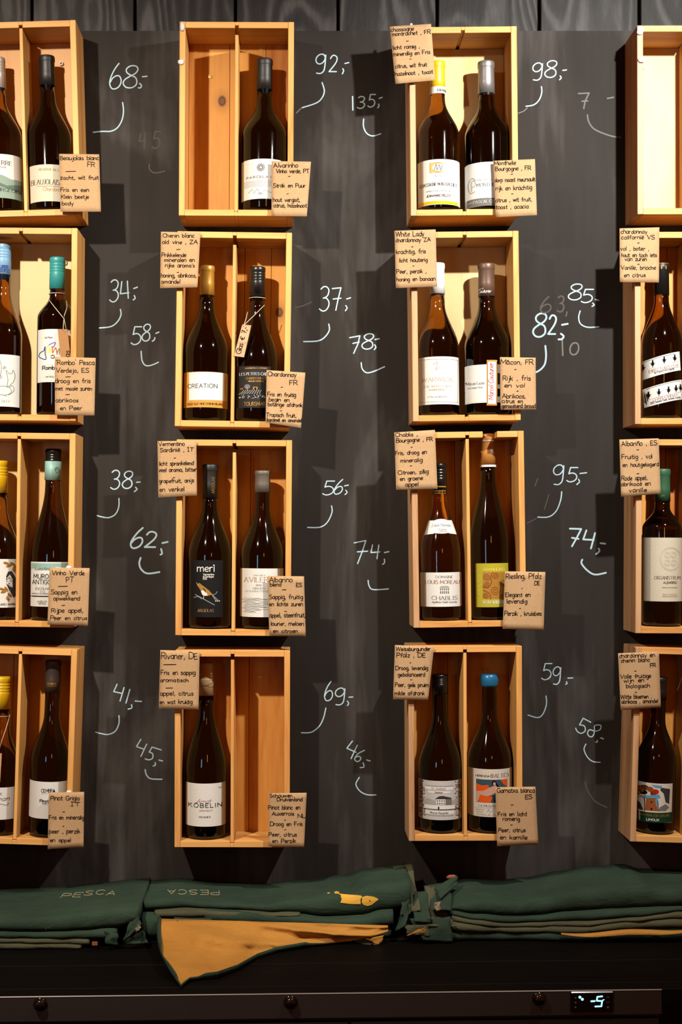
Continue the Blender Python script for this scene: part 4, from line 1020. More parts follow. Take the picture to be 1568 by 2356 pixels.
k.poly([(974, 1844), (985, 1838), (998, 1842), (1042, 1842), (1050, 1838), (1050, 1852), (974, 1852)], 'lgrey', 1).poly([(1001, 1838), (1010, 1832), (1018, 1831), (1037, 1836), (1038, 1839), (1001, 1839)], 'char', 2).rect(1003, 1839, 1024, 1852, 'white', 2).rect(1024, 1839, 1038, 1852, 'grey', 2)
for i in range(4):
    for yy in (1841, 1847): k.rect(1005 + i * 5, yy, 1007.2 + i * 5, yy + 3.4, 'char', 3)
k.rect(976, 1853, 1046, 1862, 'white', 1).rect(1007, 1856, 1010, 1862, 'black', 2).stroke([(968, 1863), (1054, 1863)], 1.1, 'char', 2).rect(978, 1866, 1044, 1874, 'white', 1).text('Weisser Burgunder', 989, 1872.5, 1031, 4.6, 'black', .9, 'serif', layer=2).stroke([(978, 1809), (1042, 1809)], .7, 'grey').stroke([(978, 1877), (1042, 1877)], .7, 'grey')
lprint(B, L_, k)
B = bottle('b22', 'c34', 'bottle sealed in blue wax with a painted orange picture label', 1126, 1830, 50.5, 1550, 1752, 1640, 17.4, 'wax_blue', 1578, 'wax', 'dark')
L_ = wrap(B, 'label', None, None, 1770, 1880, PAPERS['warm'])
k = Ink().text('HERENCIA', 1094, 1788, 1125, 4.2, 'brown', .7).text('ALTÉS', 1137, 1789, 1169, 8.5, 'dark', 1.2, 'serif').rect(1095, 1794, 1166, 1847, 'teal', 0)
for r in (1.5, 3, 4.2): k.stroke([(1131 + r * math.cos(i * .7854), 1785 + r * math.sin(i * .7854)) for i in range(9)], .5, 'copper')
k.poly([(1095, 1804), (1108, 1808), (1122, 1806), (1128, 1818), (1110, 1822), (1095, 1822)], 'orange', 1).poly([(1101, 1832), (1116, 1828), (1132, 1834), (1128, 1847), (1101, 1847)], 'orange', 1).poly([(1150, 1794), (1166, 1794), (1166, 1812), (1158, 1806)], 'orange', 1)
k.poly([(1095, 1822), (1112, 1820), (1126, 1812), (1140, 1806), (1144, 1816), (1136, 1828), (1120, 1832), (1104, 1830), (1099, 1847), (1095, 1847)], 'skin', 2).ell(1136, 1802, 5, 6.5, 'black', 3, 12).ell(1136.5, 1803.5, 3, 4.4, 'skin', 4, 12).poly([(1139, 1798), (1146, 1808), (1152, 1847), (1136, 1847), (1138, 1828)], 'black', 1)
k.text('LA MUSA', 1101, 1857, 1134, 5, 'dark', .8, 'serif').text('ROJA', 1136, 1857, 1154, 5, 'dark', .8, 'serif').stroke([(1090, 1859.5), (1166, 1859.5)], .4, 'lgrey').text('GARNATXA', 1095, 1865, 1113, 2.4, 'lgrey', .4).text('BLANCA', 1097, 1870, 1111, 2.4, 'lgrey', .4).stroke([(1120, 1868), (1124, 1862), (1126, 1869), (1134, 1864)], .5, 'grey', smooth=True).text('TERRA ALTA', 1096, 1877, 1140, 3.8, 'grey', .6, 'serif')
lprint(B, L_, k)

# --- right edge
B = bottle('b23', 'c42', 'bottle with two slanted white bands of little black figures', 1521, 870, 45.5, 608, 792, 690, 16.8, 'black', 680, 'band', 'olive')
def band(name, c4):
    (ax, ay), (bx, by), (cx_, cy_), (dx_, dy_) = c4
    fn = bmap(B, .0003); n = 26; v, f = [], []
    for i in range(n + 1):
        t = i / n
        x0, y0 = ax + (bx - ax) * t, ay + (by - ay) * t
        x1, y1 = dx_ + (cx_ - dx_) * t, dy_ + (cy_ - dy_) * t
        v += [fn(x0, y0), fn(x1, y1)]
    for i in range(n): f.append((2 * i, 2 * i + 1, 2 * i + 3, 2 * i + 2))
    return mesh_obj(name, v, f, PAPERS['white'], B['root'], True)
L_ = band('label', [(1477, 829), (1562, 807), (1565, 850), (1477, 872)])
def figs(k, pts):
    for (x, y) in pts:
        k.poly([(x - 2, y - 6), (x + 2, y - 6), (x + 3, y - 1), (x + 4, y + 1), (x + 1, y + 3), (x + .6, y + 7), (x - .6, y + 7), (x - 1, y + 3), (x - 4, y + 1), (x - 3, y - 1)], 'black', 1)
        k.stroke([(x - 5.5, y - 2.5), (x + 5.5, y - 2.5)], 1.0, 'black'); k.ell(x, y - 8, 2, 2, 'black', 1, 8)
        k.stroke([(x - 7, y + 9.5), (x + 7, y + 7.5)], .4, 'lgrey')
k = Ink()
figs(k, [(1481.5, 844), (1501, 837), (1527, 830), (1551, 825)])
a_ = math.atan2(-22, 86)
k.text("DIRECTOR'S CUT", 1494, 857, 1562, 7, 'copper', 1.1, 'serif', ang=a_ * .8).text('by Francis Ford Coppola', 1505, 859, 1551, 4.5, 'dark', .6, ang=a_ * .85, slant=.2).stroke([(1478, 831), (1552, 813)], 1.0, 'grey')
lprint(B, L_, k)
L_ = band('label', [(1478, 893.5), (1568, 871), (1568, 917), (1484, 936)])
k = Ink()
figs(k, [(1492, 909), (1515, 904), (1537, 899), (1554, 895), (1564.5, 892)])
k.text('CHARDONNAY', 1502, 923, 1560, 7, 'copper', 1.1, 'serif', ang=a_ * .85).text('2022 Sonoma Coast, Sonoma County', 1496, 929, 1566, 4.5, 'dark', .7, ang=a_ * .85, slant=.2).stroke([(1489, 893), (1562, 875)], 1.0, 'grey')
lprint(B, L_, k)
k = Ink()
for x in (1507, 1521, 1531): k.rect(x - 1.2, 611, x + 1.2, 619, 'gold')
lprint(B, B['cap'], k, 'print', B['nr'] * 1.03, .0005)
B = bottle('b24', 'c43', 'broad-shouldered bottle with green capsule and tall cream label', 1522, 1310, 44.5, 1079, 1215, 1168, 17.4, 'green', 1154, 'cork', 'dark')
L_ = wrap(B, 'label', None, None, 1237, 1384, PAPERS['cream'])
k = Ink()
pap('emboss', (214, 204, 178)); MATS['emboss'] = PAPERS['emboss']
for r in (27, 24.5): k.stroke([(1542 + r * .92 * math.cos(i * math.pi / 16), 1286 + r * math.sin(i * math.pi / 16)) for i in range(33) if 1542 + r * .92 * math.cos(i * math.pi / 16) < 1564], 1.0, 'emboss')
for (dx, dy) in ((-8, -9), (6, -9), (-8, 9), (6, 9)):
    for r in (7, 4): k.stroke([(1542 + dx + r * math.cos(i * math.pi / 7), 1286 + dy + r * math.sin(i * math.pi / 7)) for i in range(15)], .9, 'emboss')
k.text('ORGANISTRUM', 1505, 1333, 1564, 7.5, 'brown', 1.1, 'serif').text('ALBARIÑO', 1525, 1343, 1556, 5, 'brown', .7).text('FERMENTADO EN BARRICA', 1522, 1353, 1558, 2.2, 'tan', .4).text('RIAS BAIXAS', 1524, 1370, 1556, 4, 'tan', .6, 'serif').text('DENOMINACION', 1523, 1373.5, 1557, 2, 'tan', .4)
lprint(B, L_, k)
lprint(B, B['cap'], Ink().text('M', 1521, 1143, 1527, 5, 'gold', .9, 'serif'), 'print', B['nr'], .0007)
B = bottle('b25', 'c44', 'dark bottle with a painted autumn-tree label over a green band', 1507, 1845, 44, 1557, 1745, 1655, 16.6, 'black', 1610, 'cork', 'black')
L_ = wrap(B, 'label', None, 1545, 1803, 1893, PAPERS['warm'])
k = Ink().rect(1462, 1870, 1546, 1893, 'bottle_green').text('CHATEAU DE GAURE', 1470, 1879, 1539, 4.5, 'gold', .6, layer=2).text('LIMOUX', 1487, 1889, 1515, 4.8, 'white', .9, layer=2)
for (x, y, rx, ry, c) in ((1474, 1819, 8, 8, 'rust'), (1483, 1814, 9, 6, 'brown'), (1495, 1817, 8, 6, 'rust'), (1507, 1822, 8, 6, 'red'), (1480, 1825, 9, 5, 'black'), (1502, 1826, 7, 5, 'brown'), (1470, 1828, 4, 4, 'gold')): k.ell(x, y, rx, ry, c, 1, 12)
k.poly([(1486, 1836), (1508, 1836), (1513, 1866), (1484, 1866)], 'copper', 1).poly([(1482, 1832), (1516, 1828), (1518, 1836), (1484, 1838)], 'sky', 2).poly([(1498, 1806), (1522, 1808), (1520, 1814), (1506, 1812)], 'sky', 1).poly([(1506, 1840), (1512, 1836), (1514, 1852), (1509, 1856)], 'sky', 2)
k.poly([(1520, 1812), (1540, 1816), (1538, 1850), (1530, 1846), (1526, 1826), (1518, 1818)], 'char', 1).poly([(1516, 1858), (1530, 1850), (1538, 1858), (1530, 1866), (1514, 1866)], 'grey', 1).poly([(1466, 1846), (1474, 1850), (1480, 1866), (1466, 1866)], 'char', 1)
k.stroke([(1483, 1866), (1482, 1838), (1474, 1834), (1466, 1828)], 1.4, 'black', 3, smooth=True).stroke([(1514, 1866), (1512, 1842)], 1.2, 'black', 3).ell(1498, 1846, 2, 2, 'black', 3, 8).ell(1498, 1862, 2, 3, 'black', 3, 8)
lprint(B, L_, k)

# ------------------------------------------------------------------ hanging glass-price tags
STR = mat('twine', (214, 200, 170), 0.9)
TAGP = wood('wooden_tag', (214, 170, 130), (186, 138, 98), 'x', scale=60, bump=0.05)
TAGK = paper('kraft_tag', (176, 128, 84), 0.06)
def tagthing(bk, label, quad, string_pts, loop_y, txt, tp, m, y=-0.0985, thick=0.002):
    B = BOT[bk]
    c = [U(px, py, y) for px, py in quad]
    base = (c[2] + c[3]) / 2
    root = empty('price_tag', base); tag(root, label, 'price tag')
    v = [p - base for p in c] + [p - base + Vector((0, thick, 0)) for p in c]
    f = [(0, 3, 2, 1), (4, 5, 6, 7), (0, 1, 5, 4), (1, 2, 6, 5), (2, 3, 7, 6), (3, 0, 4, 7)]
    mesh_obj('tag_board', v, f, m, root)
    mb = MB()
    z = (B['Mi'] @ U(VX, loop_y, YB)).z
    zz = (B['Mi'] @ Vector((B['M'].translation.x, YB, U(0, loop_y, YB).z))).z
    rn = rad_at(B, zz) + 0.0012
    ring = [B['M'] @ Vector((rn * math.cos(2 * math.pi * i / 20), rn * math.sin(2 * math.pi * i / 20), zz)) - base for i in range(21)]
    mb.tube(ring, 0.0007, 5)
    for sp in string_pts:
        mb.tube([U(px, py, yy) - base for px, py, yy in sp], 0.0007, 5)
    mb.build('string', STR, root, smooth=True)
    k = Ink().text(txt, tp[0], tp[1], None, tp[2], 'ink', 1.5, 'hand', ang=tp[3], jit=.4, gap=1.2)
    k.build('handwriting', root, lambda px, py, l: U(px, py, y - 0.0004) - base)
tagthing('b11', 'wooden glass-price tag on string at the black screw-cap bottle', [(557, 746.5), (577.5, 748.5), (561, 822), (538, 819)],
         [[(608, 702, -.07), (585, 725, -.085), (561, 748, -.0985), (559, 752, -.0985)], [(569, 718, -.072), (566, 732, -.085), (561, 748, -.0985)]], 687, 'Glas € 7,-', (552.5, 815, 11, -1.30), TAGP)
tagthing('b4', 'kraft glass-price tag on string at the turquoise-capped bottle', [(132.6, 757), (155, 757.5), (163, 830), (140, 830)],
         [[(111, 688, -.07), (125, 706, -.088), (138, 722, -.099), (147, 733, -.1), (145, 757, -.0995), (151, 763, -.0995)], [(153, 692, -.068), (154, 708, -.085), (148, 726, -.1), (147, 733, -.1), (152, 757, -.0995)]], 677, 'Glas', (157, 836, 13, -1.42), TAGK)
tagthing('b7', 'pale paper tag on string at the lower left yellow-capped bottle', [(-14, 1731), (4, 1734), (0, 1800), (-22, 1797)],
         [[(23, 1645, -.07), (14, 1675, -.088), (4, 1705, -.098), (-4, 1734, -.0985)], [(-18, 1650, -.07), (-8, 1700, -.095), (-4, 1734, -.0985)]], 1646, 'Glas', (-6, 1790, 12, -1.45), TAGP)

# ------------------------------------------------------------------ handwritten notes
KR = paper('kraft_note', (196, 160, 118), 0.05, 260, 0.9)
def note(label, quad, lines, ang=0.0, curl=0.004, curl_side=0.0, size=9.0, yoff=0.0):
    y0 = -0.1050 - yoff
    TL, TR, BR, BL = quad
    def inv(px, py):
        u = v_ = 0.5
        for _ in range(6):
            tx, ty = TL[0] + (TR[0] - TL[0]) * u, TL[1] + (TR[1] - TL[1]) * u
            bx, by = BL[0] + (BR[0] - BL[0]) * u, BL[1] + (BR[1] - BL[1]) * u
            v_ = (py - ty) / (by - ty)
            lx, rx = TL[0] + (BL[0] - TL[0]) * v_, TR[0] + (BR[0] - TR[0]) * v_
            u = (px - lx) / (rx - lx)
        return u, v_
    def dep(u, v_): return y0 - curl * v_ * v_ - curl_side * (u - 0.4) ** 2 * 2 + 0.0008 * math.sin(5 * u + 3 * v_)
    base = (U(*BL, y0) + U(*BR, y0)) / 2
    root = empty('paper_note', base)
    tag(root, label, 'note', 'handwritten kraft-paper notes on the crates')
    n, m = 8, 10; v, f = [], []
    for j in range(m + 1):
        for i in range(n + 1):
            u, t = i / n, j / m
            px = (TL[0] * (1 - u) + TR[0] * u) * (1 - t) + (BL[0] * (1 - u) + BR[0] * u) * t
            py = (TL[1] * (1 - u) + TR[1] * u) * (1 - t) + (BL[1] * (1 - u) + BR[1] * u) * t
            v.append(U(px, py, dep(u, t)) - base)
    for j in range(m):
        for i in range(n):
            a = j * (n + 1) + i; f.append((a, a + n + 1, a + n + 2, a + 1))
    o = mesh_obj('paper', v, f, KR, root, True)
    sd = o.modifiers.new('sheet', 'SOLIDIFY'); sd.thickness = 0.0004; sd.offset = -1
    k = Ink()
    for ln in lines:
        if ln[0] == '-':
            k.stroke([(ln[1], ln[3]), (ln[2], ln[3] + math.sin(ang) * (ln[2] - ln[1]) - .4)], 1.5, 'ink')
        else:
            k.text(ln[0], ln[1], ln[3], ln[2], ln[4] if len(ln) > 4 else size, 'ink', 1.3, 'hand', ang=ang, jit=.75, gap=1.5)
    k.build('handwriting', root, lambda px, py, l: U(px, py, dep(*inv(px, py)) - 0.0006) - base)
    return root
note('note reading Beaujolais blanc, FR on the top left crate', [(136, 354), (228, 355), (232, 487), (139, 487)],
     [('Beaujolais blanc', 138, 227, 368), ('FR', 201, 218, 384, 11), ('-', 151, 174, 394.5), ('zacht, wit fruit', 139, 227, 413), ('Fris en een', 139, 204, 441), ('Klein beetje', 141, 204, 457), ('body', 142, 169, 472)])
note('note on the crate of the turquoise-capped bottle, ending in abrikoos en Peer', [(125.8, 821), (220, 823.5), (217, 956), (126.3, 955)],
     [("'Rombo` Pesca", 129, 217, 839, 11), ('Verdejo, ES', 129, 204, 857, 10), ('-', 151, 162, 867), ('droog en fris', 127, 208, 881, 10), ('met mooie zuren', 127, 211, 898), ('-', 151, 160, 908), ('abrikoos', 128, 180, 925), ('en Peer', 138, 188, 943)])
note('note reading Vinho Verde, PT', [(114, 1305.5), (206, 1307), (202, 1440), (109, 1437)],
     [('Vinho Verde', 119, 194, 1323, 10), ('PT', 152, 169, 1340, 12), ('-', 134, 155, 1349), ('Sappig en', 117, 177, 1367, 10), ('opwekkend', 123, 183, 1381), ('-', 142, 149, 1393), ('Rijpe appel,', 118, 191, 1409, 10), ('Peer en citrus', 116, 200, 1426)], curl_side=.004)
note('note reading Pinot Grigio, IT', [(112, 1823.5), (193.4, 1822), (192, 1949), (109.7, 1954)],
     [('Pinot Grigio', 116, 183, 1841, 10), ('IT', 163, 185, 1854, 9), ('-', 144, 149, 1868), ('Fris en mineralig', 113, 193, 1885), ('-', 144, 147, 1901), ('peer , perzik', 113, 184, 1917, 10), ('en appel', 115, 163, 1937)], curl_side=.006)
note('note reading Alvarinho, vinho verde, PT', [(624.6, 370.5), (715, 372), (705.5, 497.7), (624, 497)],
     [('Alvarinho', 629, 685, 385, 10), ('Vinho verde, PT', 635, 711, 398), ('-', 663, 667, 406), ('Strak en Puur', 628, 702, 431), ('-', 660, 663, 446), ('hout vergist,', 628, 689, 464), ('citrus, hazelnoot', 629, 705, 477)])
note('note reading Chenin blanc old vine, ZA', [(370, 533), (461, 535), (454, 661), (368, 663)],
     [('Chenin blanc', 374, 447, 546), ('old vine , ZA', 373, 454, 561), ('-', 406, 414, 574), ('Prikkelende', 372, 428, 591), ('mineralen en', 378, 447, 602), ("rijke aroma's", 380, 447, 615), ('-', 407, 411, 627), ('honing, abrikoos,', 370, 451, 638), ('amandel', 371, 414, 652)])
note('note reading Chardonnay, FR by the wooden-tagged bottle', [(613, 851.5), (702, 857.4), (692, 985), (610.5, 972)],
     [('Chardonnay', 616, 681, 865, 10), ('FR', 666, 684, 885, 11), ('-', 646, 650, 891), ('Fris en fruitig', 615, 680, 911), ('begin en', 618, 665, 923), ('boterige afdronk', 616, 695, 934), ('-', 644, 648, 945), ('Tropisch fruit,', 612, 681, 958), ('karamel en amandel', 614, 693, 969, 8)], .03, curl=.008, curl_side=.004)
note('note reading Vermentino Sardinië, IT', [(362, 1015), (451.4, 1014), (452.8, 1140), (364, 1145)],
     [('Vermentino', 365, 424, 1026), ('Sardinië , IT', 368, 445, 1040), ('-', 400, 404, 1054), ('licht sprankelend', 366, 445, 1071), ('veel aroma, bitter', 365, 452, 1086), ('-', 398, 402, 1099), ('grapefruit, anijs', 366, 446, 1111), ('en venkel', 367, 424, 1131, 10)], -.02)
note('note reading Albarino blend, ES', [(615, 1325), (699, 1326), (703, 1464), (619, 1462.6)],
     [('Albarino', 619, 672, 1339, 11), ('blend', 621, 646, 1349), ('ES', 681, 694, 1350, 9), ('-', 649, 658, 1357), ('Sappig, fruitig', 619, 696, 1378, 10), ('en lichte zuren', 619, 696, 1394), ('-', 654, 659, 1407), ('appel, steenfruit,', 620, 702, 1420, 10), ('laurier, meloen', 623, 698, 1439), ('en citroen', 628, 684, 1456)])
note('note reading Rivaner, DE', [(368.6, 1495.6), (459, 1498), (456.5, 1633), (365, 1630)],
     [('Rivaner, DE', 371, 454, 1516, 14), ('-', 376, 405, 1529), ('Fris en sappig', 370, 449, 1552, 10), ('aromatisch', 368, 433, 1569), ('-', 381, 397, 1583), ('appel, citrus', 368, 444, 1600, 10), ('en wat kruidig', 367, 442, 1619)])
note('note reading Schouwen Druivenland on the half-empty lowest crate', [(618, 1825), (705, 1824), (699, 1949), (617, 1947.7)],
     [('Schouwen', 620, 672, 1834, 8), ('Druivenland', 637, 695, 1843, 8), ('Pinot blanc en', 617, 690, 1862), ('Auxerrois', 625, 676, 1876), ('NL', 685, 702, 1881), ('-', 654, 657, 1887), ('Droog en Fris', 621, 695, 1900), ('-', 654, 657, 1909), ('Peer, citrus', 618, 682, 1924), ('en Perzik', 626, 680, 1939)], curl=.008, curl_side=.003)
note('note reading chassagne montrachet, FR, tilted', [(896, 61), (991, 55), (1001, 184.6), (909, 193)],
     [('chassagne', 899, 952, 73), ('montrachet , FR', 902, 990, 83), ('-', 934, 939, 95), ('licht romig ,', 904, 965, 114), ('mineralig en Fris', 905, 989, 129), ('-', 942, 946, 136), ('citrus, wit fruit', 909, 982, 157), ('hazelnoot , toast', 909, 996, 174.5)], -.065)
note('note reading Monthelie Bourgogne, FR', [(1134, 370), (1230, 366), (1234.6, 495), (1139.7, 499.6)],
     [('Monthelie', 1136, 1186, 380), ('Bourgogne , FR', 1139, 1221, 393), ('-', 1175, 1179, 401), ('dorp naast meursault', 1138, 1231, 419), ('rijk en krachtig', 1140, 1223, 438, 10), ('-', 1176, 1180, 446), ('citrus , wit fruit,', 1139, 1223, 465), ('toast , acacia', 1140, 1215, 481)], -.03)
note('note reading White Lady chardonnay, ZA', [(907, 531), (1001.6, 527.8), (1005, 659), (910, 663)],
     [('White Lady', 910, 975, 544, 11), ('chardonnay ZA', 910, 990, 557), ('-', 946, 950, 568), ('krachtig, fris', 911, 979, 584, 10), ('licht houterig', 918, 983, 603), ('-', 949, 952, 612), ('Peer, perzik ,', 912, 980, 629), ('honing en banaan', 912, 1001, 647)], -.02)
note('note reading Mâcon, FR', [(1149.5, 821.6), (1231.5, 823), (1232.5, 942), (1151, 943)],
     [('Mâcon, FR', 1151, 1226, 838, 11), ('-', 1183, 1187, 850), ('Rijk , fris', 1156, 1220, 875, 11), ('en vol', 1160, 1206, 891), ('-', 1188, 1192, 900), ('Abrikoos,', 1155, 1208, 916, 10), ('citrus en', 1154, 1202, 927), ('geroosterd brood', 1154, 1231, 938)])
note('note reading Chablis, Bourgogne, FR', [(906.6, 995), (1000, 989), (1005.8, 1124.7), (910.7, 1127)],
     [('Chablis ,', 909, 960, 1005), ('Bourgogne , FR', 911, 995, 1018), ('-', 945, 948, 1029), ('Fris, droog en', 909, 981, 1047), ('mineralig', 921, 971, 1064), ('-', 943, 947, 1072), ('Citroen, zillig', 915, 985, 1092), ('en groene', 920, 972, 1106), ('appel', 932, 962, 1119)], -.045)
note('note reading Riesling, Pfalz, DE', [(1161, 1314.4), (1254, 1316), (1250, 1450), (1155.6, 1446.7)],
     [('Riesling, Pfalz', 1163, 1245, 1331, 12), ('DE', 1229, 1241, 1346), ('-', 1199, 1201, 1354), ('Elegant en', 1162, 1219, 1373, 10), ('levendig', 1165, 1212, 1388, 10), ('-', 1194, 1197, 1400), ('Perzik , kruisbes', 1160, 1245, 1416, 10)])
note('note reading Weissburgunder Pfalz, DE', [(908, 1484), (998, 1488), (984, 1611.5), (903.7, 1609)],
     [('Weissburgunder', 910, 990, 1497), ('Pfalz , DE', 912, 978, 1512, 10), ('-', 942, 945, 1525), ('Droog, levendig', 910, 984, 1541), ('gebalanceerd', 915, 977, 1556), ('-', 944, 947, 1564), ('Peer, gele pruim', 909, 985, 1580), ('milde afdronk', 907, 976, 1599)])
note('note reading Garnatxa blanca, ES', [(1138.7, 1811), (1231, 1810), (1237.6, 1943), (1143, 1947)],
     [('Garnatxa blanca', 1143, 1229, 1823, 10), ('ES', 1208, 1223, 1838, 9), ('-', 1175, 1180, 1852), ('Fris en licht', 1145, 1211, 1877), ('romerig', 1156, 1195, 1888), ('-', 1174, 1178, 1898), ('Peer, citrus', 1146, 1208, 1914), ('en kamille', 1150, 1212, 1931)])
note('note reading chardonnay californië, VS', [(1424.5, 525.5), (1516, 523), (1515, 650), (1425, 649)],
     [('chardonnay', 1428, 1488, 537), ('californië VS', 1429, 1505, 550), ('-', 1466, 1470, 559), ('vol , boter ,', 1427, 1492, 576), ('hout en toch iets', 1429, 1510, 591), ('van zuren', 1437, 1487, 600), ('-', 1466, 1470, 608), ('Vanille, brioche', 1428, 1508, 620), ('en citrus', 1435, 1484, 637)])
note('note reading Albariño, ES, fruitig, vol', [(1424, 1011.4), (1514.5, 1008.5), (1519, 1136), (1428, 1143)],
     [('Albariño , ES', 1429, 1511, 1026, 11), ('-', 1464, 1469, 1035), ('Fruitig , vol', 1430, 1500, 1056, 10), ('en houtgelagerd', 1432, 1515, 1074), ('-', 1464, 1469, 1090), ('Rode appel,', 1429, 1488, 1105, 10), ('abrikoos en', 1428, 1496, 1118), ('vanille', 1447, 1487, 1132)], -.025)
note('note reading chardonnay en chenin blanc, FR', [(1421, 1503), (1515, 1499), (1519.5, 1628), (1427, 1633.7)],
     [('chardonnay en', 1424, 1506, 1513), ('chenin blanc', 1428, 1494, 1524), ('FR', 1495, 1508, 1535, 9), ('-', 1459, 1463, 1544), ('Volle fruitige', 1426, 1497, 1561), ('wijn en', 1434, 1481, 1570), ('biologisch', 1440, 1494, 1583), ('-', 1460, 1464, 1593), ('Witte bloemen ,', 1427, 1498, 1608), ('abrikoos , amandel', 1429, 1513, 1619)], -.03)

# ------------------------------------------------------------------ floor and bar fridge with its worktop
fl = MB().box(-2.2, 2.4, -3.6, 0.05, -0.02, 0.0).build('floor', wood('dark_floor_wood', (48, 34, 26), (24, 17, 13), 'x', scale=9))
tag(fl, kind='structure')
WT = 0.744
TOPZ = CZ - WT
fr = empty('bar_fridge', (0.0639, -0.494, 0.0), (0, 0, math.radians(2.016)))
tag(fr, 'black under-counter bar fridge with worktop, round locks and a lit thermostat', 'fridge')
FM = Matrix.Translation((0.0639, -0.494, 0)) @ Matrix.Rotation(math.radians(2.016), 4, 'Z')
FI = FM.inverted()
wt = wood('black_worktop', (13, 10, 8), (6, 5, 4), 'x', rough=0.6, stretch=30, bump=0.25, scale=60)
bsdf(wt).inputs['Specular IOR Level'].default_value = 0.06
for y0_, y1_ in ((0.0, 0.0345), (0.036, 0.1585), (0.160, 0.300), (0.3015, 0.452)):
    MB().box(-1.0, 0.95, y0_, y1_, TOPZ - 0.0225, TOPZ).build('worktop_board', wt, fr, bevel=0.0012)
MB().loop([[Vector((x, y, TOPZ + z)) for y, z in ((-0.0026, -0.0016), (-0.0026, -0.0009), (-0.0022, -0.0004), (0.0, -0.0003), (0.0, -0.0016))] for x in (-1.0, 0.545)]).build('edge_trim', mat('trim_steel', (176, 170, 164), 0.4, 0.3), fr)
MB().box(-1.0, 0.545, -0.0020, 0.012, TOPZ - 0.0415, TOPZ - 0.0017).build('control_panel', mat('panel_black', (48, 43, 41), 0.5), fr, bevel=0.0008)
MB().box(-1.0, 0.545, 0.014, 0.44, 0.0, TOPZ - 0.023).build('cabinet', mat('cabinet_black', (20, 18, 17), 0.5), fr)
for i in range(3):
    x0 = -0.99 + i * 0.512
    MB().box(x0, x0 + 0.506, 0.001, 0.013, 0.09, TOPZ - 0.049).build('door', mat('door_black', (16, 14, 13), 0.6), fr)
def fpt(px, py, yl=-0.002):
    # point on the fridge front seen at that pixel
    o_ = FI @ Vector((0, CAMY, CZ)); d = FI.to_3x3() @ Vector(((px - VX) / F, 1, (VY - py) / F))
    t = (yl - o_.y) / d.y
    return o_ + d * t
for (px, py) in ((93, 2310), (668, 2305), (1239, 2297)):
    c = fpt(px, py)
    n = 24; rings = []
    for r, y in ((0.0112, 0.0), (0.0112, -0.0022), (0.0102, -0.0032), (0.0094, -0.0036), (0.0090, -0.0085), (0.0080, -0.0105), (0.005, -0.0118), (0.0012, -0.0121)):
        rings.append([c + Vector((r * math.cos(2 * math.pi * j / n), y, r * math.sin(2 * math.pi * j / n))) for j in range(n)])
    MB().loop(rings).build('lock', mat('lock_black', (10, 9, 9), 0.15), fr, smooth=True)
p0, p1 = fpt(1311, 2328), fpt(1410, 2280)
th = MB().box(p0.x, p1.x, -0.0052, -0.0018, p0.z, p1.z).build('thermostat', mat('display_black', (7, 7, 8), 0.2), fr, bevel=0.0015)
mat('lit_cyan', (130, 228, 255), 0.5, emit=4.5)
mat('key_grey', (110, 108, 106), 0.6)
k = Ink()
zt = lambda pts: [(1168 + a * .2551, 2240 + b * .2551) for a, b in pts]
k.stroke(zt([(850, 205), (805, 210), (800, 245), (848, 248), (842, 295), (785, 297)]), 3.4, 'lit_cyan')
k.stroke(zt([(750, 250), (782, 248)]), 3.8, 'lit_cyan').stroke(zt([(866, 235), (856, 237), (856, 246)]), 1.8, 'lit_cyan')
for q in ((648, 213), (670, 232)): k.ell(*zt([q])[0], 3.2, 3.2, 'lit_cyan', 1, 12)
for (x, y) in ((609, 218), (608, 262), (608, 303)): k.ell(*zt([(x, y)])[0], 2.4, 2, 'key_grey', 1, 8)
for (x, y, s_) in ((900, 212, -1), (900, 258, 1)): k.stroke(zt([(x - 12, y - 5 * s_), (x, y + 6 * s_), (x + 12, y - 5 * s_)]), 1.2, 'key_grey')
k.poly(zt([(888, 294), (900, 298), (912, 294), (910, 308), (900, 317), (890, 308)]), 'key_grey', 1)
k.build('display', th, lambda px, py, l: fpt(px, py, -0.0056 - 0.0001 * l))

